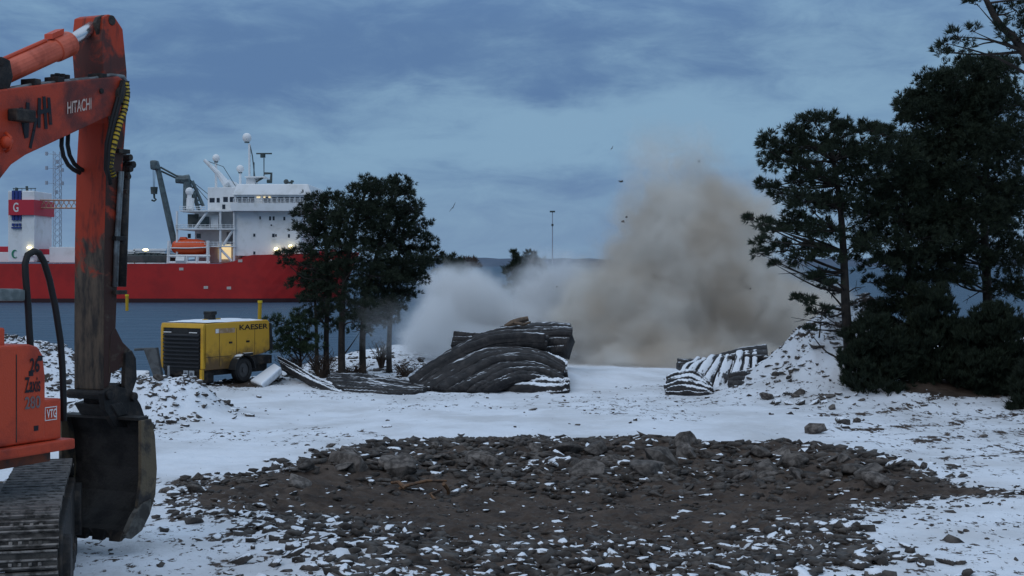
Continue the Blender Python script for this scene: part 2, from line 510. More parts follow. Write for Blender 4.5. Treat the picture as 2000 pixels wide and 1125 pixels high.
M_GROUSER = mat('polished grouser steel', (0.22, 0.20, 0.185), (0.06, 0.055, 0.05), 9.0, 0.42, 0.62, rough=0.5, metal=0.3, bump=0.3)
M_BUCKET = mat('bucket steel', (0.035, 0.032, 0.030), (0.012, 0.011, 0.011), 4.0, 0.4, 0.65, rough=0.7, bump=0.4)
M_BSIDE = mat('scraped bucket side', (0.14, 0.105, 0.065), (0.035, 0.03, 0.028), 2.6, 0.45, 0.6, rough=0.6, bump=0.4)
M_DECAL_D = mat('dark marker', (0.012, 0.013, 0.018), (0.10, 0.02, 0.012), 14, 0.55, 0.75, rough=0.6)
M_DECAL_W = mat('faded white lettering', (0.55, 0.42, 0.36), (0.40, 0.12, 0.07), 14, 0.5, 0.8, rough=0.6)
M_WHITE = mat('white decal', (0.7, 0.68, 0.66), rough=0.6)
M_GLASSD = mat('dark glass', (0.01, 0.012, 0.015), rough=0.08, spec=0.6)

def mud_orange():
    """paint of the stick: caked with mud on its lower part, black grease about the joint"""
    m = bpy.data.materials.new('muddy orange paint'); m.use_nodes = True
    t = m.node_tree; b = t.nodes['Principled BSDF']
    g = N(t, 'ShaderNodeNewGeometry')
    sp = N(t, 'ShaderNodeSeparateXYZ'); t.links.new(g.outputs['Position'], sp.inputs[0])
    n = NOISE(t, g.outputs['Position'], 3.0, 8, 0.65, 0.8)
    mpn = N(t, 'ShaderNodeMapping'); t.links.new(g.outputs['Position'], mpn.inputs[0]); mpn.inputs['Scale'].default_value = (1, 1, 0.22)
    n2_ = NOISE(t, mpn.outputs[0], 9.0, 6, 0.7)
    paint = MIXC(t, MAPR(t, n2_.outputs[0], 0.5, 0.74), (0.41, 0.043, 0.015), (0.11, 0.022, 0.014))
    mud = MIXC(t, MAPR(t, n2_.outputs[0], 0.35, 0.65), (0.13, 0.095, 0.065), (0.028, 0.024, 0.022))
    lowz = MATH(t, 'ADD', sp.outputs[2], MATH(t, 'MULTIPLY', MATH(t, 'SUBTRACT', n.outputs[0], 0.5), -2.2))
    f = MAPR(t, lowz, 3.55, 3.2)
    col = MIXC(t, f, paint, mud)
    up_ = MAPR(t, MATH(t, 'ADD', MATH(t, 'ABSOLUTE', MATH(t, 'SUBTRACT', sp.outputs[2], 5.58)), MATH(t, 'MULTIPLY', MATH(t, 'SUBTRACT', n.outputs[0], 0.5), 1.8)), 0.42, 0.1)
    col = MIXC(t, MATH(t, 'MULTIPLY', up_, 0.85), col, (0.03, 0.022, 0.02))
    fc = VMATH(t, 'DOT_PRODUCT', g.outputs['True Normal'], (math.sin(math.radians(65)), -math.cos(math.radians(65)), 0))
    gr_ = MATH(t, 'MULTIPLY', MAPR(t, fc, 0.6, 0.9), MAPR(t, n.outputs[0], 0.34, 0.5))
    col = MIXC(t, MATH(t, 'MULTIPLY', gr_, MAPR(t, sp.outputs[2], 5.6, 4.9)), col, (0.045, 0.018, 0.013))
    t.links.new(col, b.inputs['Base Color']); b.inputs['Roughness'].default_value = 0.6; b.inputs['Specular IOR Level'].default_value = 0.3
    bp = N(t, 'ShaderNodeBump'); bp.inputs['Strength'].default_value = 0.35; bp.inputs['Distance'].default_value = 0.02
    t.links.new(n2_.outputs[0], bp.inputs['Height']); t.links.new(bp.outputs[0], b.inputs['Normal'])
    return m
M_MUDOR = mud_orange()

# ------------------------------------------------------------------ excavator
TH = math.radians(65)
FX = Vector((math.cos(TH), math.sin(TH), 0)); RX = Vector((math.sin(TH), -math.cos(TH), 0)); UZ = Vector((0, 0, 1))
A0 = Vector(((235-1000)/FPX*17.3, 17.3, 0))-RX*0.30
def pl(px, py, w):
    """point of the boom's plane (w metres to its right) seen at a pixel"""
    a = Vector(((px-1000)/FPX, 1.0, -(py-HY)/FPX))
    t = (A0.dot(RX)+w)/(a.x*RX.x+a.y*RX.y)
    return Vector((a.x*t, a.y*t, CZ+a.z*t))
def E(s_, w, z):
    q = A0+FX*s_+RX*w
    return Vector((q.x, q.y, z))
def plate(mb, outline, w0, w1):
    """outline given on plane w1 (near), swept back to w0"""
    near = [pl(x, y, w1) for x, y in outline]
    return mb.hexa([q-RX*(w1-w0) for q in near], near)
ex_c = E(-3.6, -0.15, 0)
ex = thing('excavator', 'orange tracked excavator with its arm hanging straight down and bucket on the snow', 'excavator', ex_c)
# boom: swept side outline traced on its near plate, carried back off frame to the foot
foot = E(-3.9, 0.3, 2.0)
bo = [(232, 149), (248, 162), (246, 196), (226, 222), (206, 230), (142, 260), (95, 282), (50, 303), (22, 322), (0, 350)]
near = [pl(x, y, 0.29) for x, y in bo]+[E(-2.25, 0.29, 3.4), E(-3.5, 0.29, 1.85), E(-4.1, 0.29, 1.9), E(-4.15, 0.29, 2.3), E(-3.0, 0.29, 4.6), pl(0, 176, 0.29), pl(60, 168, 0.29), pl(140, 158, 0.29)]
mb = MB(); mb.hexa([q-RX*0.58 for q in near], near)
boom = mb.build('boom', M_BOOM, ex, bevel=0.015)
# weld strip along the boom's lower edge and the boss at its tip
mb = MB()
bc = pl(236, 186, 0.29)
mb.cyl(bc-RX*0.62, bc+RX*0.05, 0.10, 20)
for x, y in ((197, 178),):
    q = pl(x, y, 0.29); mb.cyl(q, q+RX*0.02, 0.03, 10)
mb.build('pivot_pin', M_GREASE, boom)
mb = MB()
for dw, dy in ((0.20, 0), (0.06, -1)):
    pts = [E(-3.0, dw, 4.65)]+[pl(x, y+dy, dw) for x, y in ((-30, 205), (0, 184), (25, 174), (62, 167), (130, 160), (185, 154), (215, 147), (240, 150), (247, 163))]
    mb.tube(pts, 0.027, 8)
mb.build('hydraulic_pipe', M_PIPE, boom, smooth=True)
mb = MB()
for x in (52, 98, 182):
    q = pl(x, 166-(x-52)*0.085, 0.1); mb.obox(q-RX*0.04-FX*0.05-UZ*0.03, RX*0.2, FX*0.10, UZ*0.09)
for x, y in ((104, 152), (112, 150), (122, 151), (131, 153)):
    q = pl(x, y, -0.05); mb.cyl(q-UZ*0.03, q+UZ*0.04, 0.035, 8)
mb.build_each('pipe_clamp', M_GREASE, boom, bevel=0.008)
# work light and its cage on the boom
mb = MB(); q = pl(14, 236, 0.29); mb.obox(q, FX*0.28, RX*0.14, UZ*0.13)
mb.build('work_light', M_GREASE, boom, bevel=0.02)
mb = MB(); q = pl(8, 278, 0.29); mb.ball(q+RX*0.04, 0.07, 10, 7); mb.tube([q+RX*0.02+UZ*.1, q+RX*0.09+UZ*0.05, q+RX*0.09-UZ*0.07, q+RX*0.02-UZ*.1], 0.018, 6)
mb.build('beacon', M_ORANGE, boom, smooth=True)
# lettering
def boomdir(a, b): return (pl(*b, 0.295)-pl(*a, 0.295)).normalized()
tx = boomdir((131, 205), (178, 196)); q0 = pl(131, 223, 0.293)
text_on('maker_lettering', 'HITACHI', q0, tx, UZ, 0.135, M_DECAL_W, boom, width=(pl(178, 214, .293)-q0).length)
def stroke(mb, pts, w, wd):
    pts = [pl(x, y, wd) for x, y in pts]
    for a, b in zip(pts[:-1], pts[1:]):
        d = (b-a).normalized(); n = RX.cross(d).normalized()*w/2
        a = a-d*w*0.2; b = b+d*w*0.2
        mb.hexa([a-n, b-n, b+n, a+n], [a-n+RX*0.004, b-n+RX*0.004, b+n+RX*0.004, a+n+RX*0.004])
mb = MB()
for k, st_ in enumerate(([(41, 212), (45, 240), (51, 268)], [(54, 202), (54, 232), (52, 266)], [(47, 214), (50, 262)])):
    stroke(mb, st_, 0.05, 0.293+0.002*k)
for k, st_ in enumerate(([(71, 232), (66, 255), (59, 288)], [(77, 193), (76, 248)], [(86, 190), (90, 250)], [(95, 192), (99, 242)], [(74, 220), (96, 215)])):
    stroke(mb, st_, 0.045 if k else 0.04, 0.293+0.002*k)
mb.build('painted_scrawl', M_DECAL_D, boom)

# stick (dipper arm)
so_ = [(203, 32), (213, 28), (223, 31), (240, 57), (248, 141), (247, 230), (240, 320), (234, 420), (230, 540), (226, 650), (216, 745), (207, 772),
       (203, 760), (203, 640), (204, 480), (207, 330), (212, 240), (203, 150), (198, 80)]
mb = MB(); plate(mb, so_, -0.25, 0.19)
stick = mb.build('stick', M_MUDOR, ex, bevel=0.012)
# lugs of the cylinder eye, boss, cover plates
mb = MB()
for w in (-0.16, 0.10):
    plate(mb, [(187, 44), (192, 33), (204, 29), (214, 36), (206, 70), (196, 74)], w, w+0.05)
q = pl(193, 42, 0); mb.cyl(q-RX*0.2, q+RX*0.2, 0.06, 14)
mb.build_each('cylinder_lug', M_GREASE, stick, bevel=0.008)
mb = MB()
mb2 = MB()
for (x, y, r) in ((243, 308, .05), (249, 322, .055), (240, 345, .045), (237, 375, .04), (244, 330, .05), (229, 470, .045), (232, 468, .04)):
    q = pl(x, y, 0.1); mb2.ball(q, r, 8, 6); mb2.cyl(q-RX*0.12, q+RX*0.1, r*0.8, 8)
for yy in (300, 470, 575):
    q = pl(232 if yy > 400 else 238, yy, 0.19); mb2.obox(q-FX*0.12, FX*0.20, RX*0.06, UZ*0.05)
mb2.build_each('pipe_bracket', M_GREASE, stick, bevel=0.006)
mb = MB()
for k in range(2):
    mb.tube([pl(x-k*4, y, 0.21+0.01*k) for x, y in ((239, 335), (235, 400), (230, 480), (227, 560))], 0.022, 8)
mb.build('stick_pipe', M_PIPE, stick, smooth=True)
# bucket cylinder on the front of the stick and its link
mb = MB(); mb.tube([pl(240, 330, 0)+FX*0.02, pl(231, 560, 0)+FX*0.03], 0.075, 14)
mb.build('bucket_cylinder', M_GREASE, ex, smooth=True)
mb = MB()
for w in (-0.2, 0.13):
    plate(mb, [(216, 655), (226, 640), (240, 668), (256, 684), (258, 698), (246, 712), (228, 725), (214, 730)], w, w+0.07)
mb.build_each('bucket_link', M_MUDOR, ex, bevel=0.012)
mb = MB()
for w in (-0.25, 0.18):
    plate(mb, [(246, 690), (258, 684), (266, 700), (268, 740), (256, 775), (243, 770)], w, w+0.06)
mb.build_each('tipping_link', M_GREASE, ex, bevel=0.01)
# hoses
mb = MB(); pts = [(246, 160), (248, 185), (243, 215), (234, 240), (226, 268), (218, 300), (215, 325), (222, 345)]
mb.tube([pl(x, y, 0.30+0.07*math.sin(i/7*math.pi)) for i, (x, y) in enumerate(pts)], 0.036, 10)
yh = mb.build('wrapped_hose', M_YHOSE, ex, smooth=True)
mb = MB()
for i in range(26):
    f = i/25*(len(pts)-1.001); k = int(f); f -= k
    a = Vector((pts[k][0]*(1-f)+pts[k+1][0]*f, pts[k][1]*(1-f)+pts[k+1][1]*f, 0))
    w = 0.30+0.07*math.sin((k+f)/7*math.pi)
    d = (pl(pts[k+1][0], pts[k+1][1], .3)-pl(pts[k][0], pts[k][1], .3)).normalized()
    q = pl(a.x, a.y, w); mb.cyl(q-d*0.009, q+d*0.009, 0.040, 10)
mb.build_each('hose_wrap_ring', M_RUBBER, yh)
for dx, dw in ((-10, 0.31), (-4, 0.34)):
    mb = MB(); mb.tube([pl(x, y, dw) for x, y in ((244+dx*0.5, 158), (240+dx, 190), (228+dx, 235), (218+dx, 280), (212+dx*.6, 330), (216, 360))], 0.024, 8)
    mb.build('hose', M_RUBBER, ex, smooth=True)
for k in range(2):
    mb = MB(); mb.tube([pl(x+k*12, y-k*2, -0.1-0.05*k) for x, y in ((121, 262), (120, 285), (124, 305), (133, 322), (143, 331), (156, 338))], 0.026, 8)
    mb.build('hose', M_RUBBER, ex, smooth=True)
# stick cylinder on the boom
ca, cb_, cc = pl(0, 146, 0), pl(128, 88, 0), pl(194, 44, 0)
d = (cb_-ca).normalized()
mb = MB(); base = ca-d*1.4
mb.tube([base, ca, cb_-d*0.18], 0.125, 20); mb.cyl(cb_-d*0.20, cb_+d*0.07, 0.142, 20)
scyl = mb.build('stick_cylinder', mat('faded orange cylinder', (0.60, 0.12, 0.065), (0.40, 0.07, 0.035), 3, rough=0.45), ex, smooth=False, bevel=0.012)
mb = MB(); mb.cyl(cb_, cc, 0.072, 16); mb.build('piston_rod', M_CHROME, scyl, smooth=True)
mb = MB(); u = UZ*0.15
mb.tube([ca-d*0.4+u, ca+d*0.5+u, cb_-d*0.35+u], 0.025, 8); q = cb_-d*0.3+u; mb.obox(q-RX*0.06, RX*0.12, d*0.2, UZ*0.06)
mb.build('cylinder_pipe', M_ORANGE, scyl)
mb = MB()
for w in (-0.16, 0.12):
    plate(mb, [(-30, 210), (8, 185), (20, 170), (26, 150), (20, 118), (8, 112), (-8, 120), (-30, 160)], w, w+0.05)
mb.cyl(pl(2, 120, -0.2), pl(2, 120, 0.2), 0.05, 12)
mb.build_each('cylinder_bracket', M_GREASE, boom, bevel=0.01)

# bucket: side plates, curved shell, lip, teeth, mount
BW0, BW1 = -0.62, 0.60
side = [(276, 822), (296, 818), (303, 850), (307, 915), (304, 965), (293, 1005), (277, 1035), (257, 1052), (248, 1048), (268, 995), (276, 940)]
def bprof(w):
    return [pl(x, y, BW1)-RX*(BW1-w) for x, y in side]
mb = MB()
for w0, w1 in ((BW1-0.045, BW1), (BW0, BW0+0.045)):
    mb.hexa(bprof(w0), bprof(w1))
sides_mb = mb
mb = MB()
back = side[1:9]
cen = Vector((0, 0, 0))
n0 = bprof(BW0+0.045)[1:9]; n1 = bprof(BW1-0.045)[1:9]
inn0, inn1 = [], []
for i in range(8):
    a = n0[max(i-1, 0)]; b = n0[min(i+1, 7)]
    nrm = RX.cross((b-a).normalized())
    if nrm.dot(FX) > 0: nrm = -nrm
    inn0.append(n0[i]+nrm*0.035); inn1.append(n1[i]+nrm*0.035)
for i in range(7):
    mb.hexa([n0[i], n0[i+1], inn0[i+1], inn0[i]], [n1[i], n1[i+1], inn1[i+1], inn1[i]])
# top plate of the bucket closing toward the mount
t0, t1 = bprof(BW0+0.045), bprof(BW1-0.045)
mb.hexa([t0[0], t0[1], t0[1]+UZ*0.03, t0[0]+UZ*0.03], [t1[0], t1[1], t1[1]+UZ*0.03, t1[0]+UZ*0.03])
buck = mb.build('bucket', M_BUCKET, ex)
sides_mb.build_each('side_plate', M_BSIDE, buck, bevel=0.008)
# cutting lip with a scalloped edge and wear plates
mb = MB()
lip0, lip1 = bprof(BW0)[8], bprof(BW1)[8]
for k in range(5):
    a = lip0.lerp(lip1, k/5+0.02); b = lip0.lerp(lip1, (k+1)/5-0.02)
    dn = (-UZ*0.9-FX*0.5).normalized()
    mb.hexa([a+FX*0.02, b+FX*0.02, b.lerp(a, .12)+dn*0.06, a.lerp(b, .12)+dn*0.06], [a+FX*0.02+UZ*0.07-FX*.06, b+FX*0.02+UZ*0.07-FX*.06, b.lerp(a, .12)+dn*0.06-FX*0.05, a.lerp(b, .12)+dn*0.06-FX*0.05])
mb.build_each('cutting_lip', M_GREASE, buck, bevel=0.006)
mb = MB(); sp_ = [(x, y) for x, y in ((277, 985), (296, 975), (294, 1003), (278, 1036), (257, 1053), (246, 1047), (262, 1010))]
plate(mb, sp_, BW1-0.05, BW1+0.025)
mb.build('wear_plate', mat('bare worn steel', (0.13, 0.12, 0.105), (0.05, 0.045, 0.04), 6, rough=0.5, metal=0.3), buck, bevel=0.008)
# the hinge ears and quick hitch between stick and bucket
mb = MB()
mtop = [(200, 768), (222, 752), (258, 762), (275, 790), (286, 822), (262, 835), (226, 835), (205, 800)]
for w in (-0.26, 0.18):
    plate(mb, mtop, w, w+0.07)
mb.build_each('bucket_ear', M_GREASE, buck, bevel=0.01)
mb = MB(); plate(mb, [(208, 764), (236, 748), (262, 768), (270, 800), (240, 815), (212, 800)], -0.19, 0.17)
for x, y in ((214, 772), (262, 775)):
    q = pl(x, y, 0.27); mb.cyl(q-RX*0.6, q+RX*0.02, 0.055, 14)
mb.build('quick_hitch', M_GREASE, ex, bevel=0.012)
mb = MB(); mb.hexa([q+RX*0.28 for q in (t0[0]+UZ*0.03, t0[1]+UZ*0.03, t0[1]+UZ*0.20-FX*0.12, t0[0]+UZ*0.18-FX*0.12)],
                   [q-RX*0.28 for q in (t1[0]+UZ*0.03, t1[1]+UZ*0.03, t1[1]+UZ*0.20-FX*0.12, t1[0]+UZ*0.18-FX*0.12)])
mb.build('bucket_shoulder', M_BUCKET, buck, bevel=0.02)

# tracks: a belt of shoes around a rounded frame
TU = Vector((0.251, -0.968, 0)).normalized(); TV = Vector((0.968, 0.251, 0)).normalized()
NE = Vector((-4.138, 13.7, 0))
def T(u, v, z): return NE+TU*u+TV*v+UZ*z
def track(v0):
    L, r = 3.35, 0.52
    per = 2*L+2*math.pi*r; n = int(per/0.19)
    def pos(sx):
        sx %= per
        if sx < L: return (-L+sx, 2*r, 0.0)
        sx -= L
        if sx < math.pi*r:
            a = sx/r; return (r*math.sin(a), r+r*math.cos(a), -a)
        sx -= math.pi*r
        if sx < L: return (-sx, 0.0, -math.pi)
        sx -= L
        a = sx/r; return (-L-r*math.sin(a), r-r*math.cos(a), -math.pi-a)
    shoe, bars, bolts = MB(), MB(), MB()
    for k in range(n):
        u, z, a = pos(k*per/n)
        du = Vector((math.cos(a), math.sin(a))); nn = Vector((-math.sin(a), math.cos(a)))
        def pt(p, q, v): return T(u+du.x*p+nn.x*q, v, z+0.03+du.y*p+nn.y*q)
        jit = rnd.uniform(-0.006, 0.006)
        shoe.hexa([pt(-0.088, -0.035, v0-0.6+jit), pt(0.088, -0.035, v0-0.6+jit), pt(0.088, -0.035, v0+jit), pt(-0.088, -0.035, v0+jit)],
                  [pt(-0.088, -0.012, v0-0.6+jit), pt(0.088, -0.012, v0-0.6+jit), pt(0.088, -0.012, v0+jit), pt(-0.088, -0.012, v0+jit)])
        for p in (-0.075, 0.0, 0.066):
            h = 0.016 if p else 0.012
            bars.hexa([pt(p-0.013, -0.012, v0-0.597+jit), pt(p+0.013, -0.012, v0-0.597+jit), pt(p+0.013, -0.012, v0-0.003+jit), pt(p-0.013, -0.012, v0-0.003+jit)],
                      [pt(p-0.008, h, v0-0.597+jit), pt(p+0.008, h, v0-0.597+jit), pt(p+0.008, h, v0-0.003+jit), pt(p-0.008, h, v0-0.003+jit)])
        for v in (-0.42, -0.34, -0.25, -0.17):
            bolts.hexa([pt(0.02, -0.013, v0+v), pt(0.05, -0.013, v0+v), pt(0.05, -0.013, v0+v+0.03), pt(0.02, -0.013, v0+v+0.03)],
                       [pt(0.02, 0.004, v0+v), pt(0.05, 0.004, v0+v), pt(0.05, 0.004, v0+v+0.03), pt(0.02, 0.004, v0+v+0.03)])
    tk = shoe.build('track', M_TRACK, ex)
    bars.build('grouser', M_GROUSER, tk); bolts.build('shoe_bolt', M_GROUSER, tk)
    m_ = MB()
    def ring(v, rr, zc=r):
        o = []
        for i in range(13):
            a = math.pi*i/12; o.append(T(rr*math.sin(a), v, zc+rr*math.cos(a)))
        for i in range(13):
            a = math.pi*i/12; o.append(T(-L-rr*math.sin(a), v, zc-rr*math.cos(a)))
        return o
    m_.hexa(ring(v0-0.45, r-0.06), ring(v0-0.15, r-0.06))
    m_.build('track_link_chain', M_GREASE, tk)
    m_ = MB()
    m_.hexa(ring(v0-0.13, r-0.16), ring(v0+0.03, r-0.16))
    for u in (0, -L): m_.cyl(T(u, v0-0.2, r), T(u, v0+0.10, r), 0.30, 20)
    for i in range(7):
        u = -0.45-i*0.42; m_.cyl(T(u, v0-0.2, 0.17), T(u, v0+0.06, 0.17), 0.11, 14)
    m_.build('track_frame', M_GREASE, tk, bevel=0.02)
track(0.0); track(-2.4)
mb = MB(); mb.obox(T(-2.6, -2.2, 0.45), TU*1.9, TV*1.9, UZ*0.5); c = T(-1.8, -1.3, 0.9); mb.cyl(c, c+UZ*0.5, 0.6, 24)
mb.build('undercarriage', M_GREASE, ex, bevel=0.03)
# upper structure: right side is what the photograph shows
def hp(px, py, w=1.5): return pl(px, py, w)
def Hs(px): # distance along the machine of a pixel on the right face
    q = pl(px, 700, 1.5); return (q-A0).dot(FX)
s_f = Hs(90)
zt, zb = pl(60, 672, 1.5).z, pl(60, 866, 1.5).z
mb = MB()
# tank and engine side box with a rounded shoulder
prof = [(s_f, zb), (s_f, zt-0.32), (s_f-0.03, zt-0.12), (s_f-0.10, zt-0.03), (s_f-0.22, zt), (s_f-2.0, zt+0.02), (s_f-2.0, zb)]
mb.hexa([E(a, 0.55, z) for a, z in prof], [E(a, 1.5, z) for a, z in prof])
house = mb.build('upper_structure', M_ORANGE, ex, bevel=0.035, seg=3)
mb = MB(); mb.obox(E(s_f-4.2, -1.45, zb), FX*2.2, RX*2.95, UZ*1.15)
mb.build('engine_cover', M_ORANGE, house, bevel=0.08, seg=3)
mb = MB(); mb.hexa([E(a, -1.4, z) for a, z in ((s_f-4.9, zb-.1), (s_f-4.2, zb-.1), (s_f-4.2, zt+.1), (s_f-4.8, zt+.1))], [E(a, 1.48, z) for a, z in ((s_f-4.9, zb-.1), (s_f-4.2, zb-.1), (s_f-4.2, zt+.1), (s_f-4.8, zt+.1))])
mb.build('counterweight', M_ORANGE, house, bevel=0.08, seg=3)
mb = MB(); mb.obox(E(s_f-1.95, -1.45, zb), FX*2.0, RX*1.05, UZ*1.75)
cab = mb.build('cab', M_ORANGE, house, bevel=0.08, seg=3)
mb = MB(); mb.obox(E(s_f-1.8, -1.47, zb+0.75), FX*1.6, RX*1.09, UZ*0.85)
mb.build('window', M_GLASSD, cab, bevel=0.03)
# neck / filler standing on the tank at the left edge of the view
mb = MB(); q0 = pl(-30, 690, 1.45); q1 = pl(10, 690, 1.45)
mb.hexa([q0-RX*0.4-UZ*.1, q1-RX*0.4-UZ*.1, q1-UZ*.1, q0-UZ*.1], [q0-RX*0.4+UZ*0.24, q1-RX*0.4+UZ*0.24, q1+UZ*0.24, q0+UZ*0.24])
mb.build('filler_box', M_ORANGE, house, bevel=0.02)
# step box ahead of the tank and the deck lip below
zs = pl(100, 780, 1.5).z
mb = MB(); mb.obox(E(s_f-0.02, 0.75, zb), FX*(Hs(121)-s_f+0.02), RX*0.74, UZ*(zs-zb))
stepb = mb.build('step_box', M_ORANGE, house, bevel=0.02)
mb = MB(); mb.obox(E(s_f-2.1, 0.5, zb-0.11), FX*(Hs(138)-s_f+2.1), RX*1.06, UZ*0.105)
mb.build('deck_edge', M_ORANGE, house, bevel=0.02)
mb = MB(); mb.obox(E(s_f-4.4, -1.3, zb-0.22), FX*(Hs(112)-s_f+4.4), RX*2.72, UZ*0.11)
mb.build('turntable_deck', mat('dusty underside steel', (0.20, 0.06, 0.03), (0.06, 0.045, 0.04), 3, rough=0.7), house, bevel=0.02)
# panel seam
mb = MB(); mb.obox(E(Hs(31), 1.5, zb+0.03), FX*0.012, RX*0.003, UZ*(zt-zb-0.12)); mb.build('panel_seam', M_GREASE, house)
ux = FX
text_on('number_lettering', '26', pl(58, 728, 1.503), ux, UZ, 0.14, M_DECAL_D, house, width=0.13)
text_on('model_lettering', 'Zaxis', pl(48, 768, 1.503), ux, UZ, 0.15, M_DECAL_D, house, width=0.21)
text_on('class_lettering', '280', pl(48, 800, 1.503), ux, UZ, 0.12, mat('grey lettering', (0.16, 0.13, 0.13), (0.35, 0.06, 0.03), 12, 0.5, 0.8), house, width=0.21)
text_on('sticker_lettering', 'VTG', pl(91, 817, 1.502), ux, UZ, 0.085, M_WHITE, stepb, width=0.135)
mb = MB()
for z_ in (pl(90, 822, 1.49).z, pl(90, 797, 1.49).z):
    mb.obox(E(Hs(89), 1.49, z_), FX*0.165, RX*0.004, UZ*0.008)
for s_ in (Hs(89), Hs(89)+0.157):
    mb.obox(E(s_, 1.49, pl(90, 822, 1.49).z+0.009), FX*0.008, RX*0.003, UZ*(pl(90, 797, 1.49).z-pl(90, 822, 1.49).z-0.01))
mb.build('sticker_frame', M_WHITE, stepb)
mb = MB()
for x, y in ((74, 705), (56, 735), (66, 842)):
    q = pl(x, y, 1.5); mb.obox(q, FX*0.06, RX*0.004, UZ*0.05)
mb.build_each('paint_chip', M_DECAL_D, house)
# hand rail and mirror
mb = MB()
mb.tube([pl(x, y, 1.35) for x, y in ((62, 705), (59, 672), (57, 640), (55, 600), (50, 540), (49, 515), (54, 498), (66, 491), (76, 494), (86, 512), (97, 548), (108, 600), (118, 665), (122, 720), (124, 780), (124, 822))], 0.033, 10)
mb.build('hand_rail', M_RUBBER, house, smooth=True)
mb = MB(); q0 = pl(-30, 588, 1.4); q1 = pl(50, 588, 1.4)
mb.hexa([q0-RX*0.1, q1-RX*0.1, q1, q0], [q0-RX*0.1+UZ*0.12, q1-RX*0.1+UZ*0.12, q1+UZ*0.11, q0+UZ*0.12])
mb.build('mirror', mat('grey mirror housing', (0.10, 0.12, 0.12), (0.2, 0.22, 0.22), 5, rough=0.6), house, bevel=0.02)

# ------------------------------------------------------------------ compressor
PHI = math.radians(31)
KL = Vector((math.sin(PHI), math.cos(PHI), 0)); KW = Vector((-math.cos(PHI), math.sin(PHI), 0))
K0 = P(397, 750, 39.6); gz = ghs(K0.x, K0.y); K0.z = 0.0
def K(l, w, z): return K0+KL*l+KW*w+UZ*z
M_KY = mat('yellow enamel', (0.60, 0.33, 0.022), (0.44, 0.24, 0.02), 1.2, 0.4, 0.7, rough=0.45, spec=0.4)
def k_side():
    m = bpy.data.materials.new('mud-splashed yellow enamel'); m.use_nodes = True
    t = m.node_tree; b = t.nodes['Principled BSDF']
    g = N(t, 'ShaderNodeNewGeometry'); sp = N(t, 'ShaderNodeSeparateXYZ'); t.links.new(g.outputs['Position'], sp.inputs[0])
    n = NOISE(t, g.outputs['Position'], 2.6, 8, 0.66, 0.5)
    f = MAPR(t, MATH(t, 'ADD', sp.outputs[2], MATH(t, 'MULTIPLY', MATH(t, 'SUBTRACT', n.outputs[0], 0.5), -1.7)), 1.22, 0.45)
    col = MIXC(t, f, (0.58, 0.31, 0.022), (0.12, 0.065, 0.022))
    t.links.new(col, b.inputs['Base Color']); b.inputs['Roughness'].default_value = 0.5
    return m
M_KS = k_side()
M_BLACK = mat('black plastic', (0.012, 0.012, 0.013), (0.022, 0.021, 0.021), 6, rough=0.55)
M_SNOW = mat('lying snow', (0.80, 0.83, 0.88), (0.72, 0.74, 0.78), 3, rough=0.8, bump=0.3, bscale=12)
comp = thing('compressor', 'yellow towed air compressor with black grille and snow on its roof', 'compressor', K(1.4, 0.75, gz))
KLn, KWd, kz0, kz1 = 2.72, 1.52, 0.52, 1.70
side_pf = [(0.04, kz0-0.06), (0.0, kz0+0.3), (0.04, kz1-0.02), (0.16, kz1), (KLn-0.1, kz1+0.03), (KLn-0.02, kz1-0.05), (KLn, kz0+0.38), (KLn-0.3, kz0+0.28), (1.75, kz0+0.22), (1.15, kz0-0.06)]
mb = MB()
mb.hexa([K(l, 0, z) for l, z in side_pf], [K(l, KWd, z) for l, z in side_pf])
hood = mb.build('canopy', M_KS, comp, bevel=0.03, seg=3)
mb = MB()
a0, a1 = 0.10, KWd-0.10
mb.hexa([K(-0.012, a0, kz0-0.10), K(-0.012, a1, kz0-0.10), K(0.02, a1, kz1-0.12), K(0.02, a0, kz1-0.12)], [K(0.1, a0, kz0-0.10), K(0.1, a1, kz0-0.10), K(0.1, a1, kz1-0.12), K(0.1, a0, kz1-0.12)])
gr = mb.build('grille', M_BLACK, comp)
mb = MB()
for i in range(9):
    z = kz0+0.04+i*0.105
    mb.hexa([K(-0.015, a0+.02, z), K(-0.015, a1-.02, z), K(-0.055, a1-.02, z-0.03), K(-0.055, a0+.02, z-0.03)], [K(-0.015, a0+.02, z+0.03), K(-0.015, a1-.02, z+0.03), K(-0.055, a1-.02, z), K(-0.055, a0+.02, z)])
mb.build('louvre', mat('grille slats', (0.022, 0.023, 0.026), rough=0.4), gr)
mb = MB()
for w0 in (0.16, KWd-0.44):
    mb.obox(K(-0.06, w0, kz1-0.245), KW*0.28, -KL*0.012, UZ*0.022)
mb.build_each('reflector_strip', M_WHITE, gr)
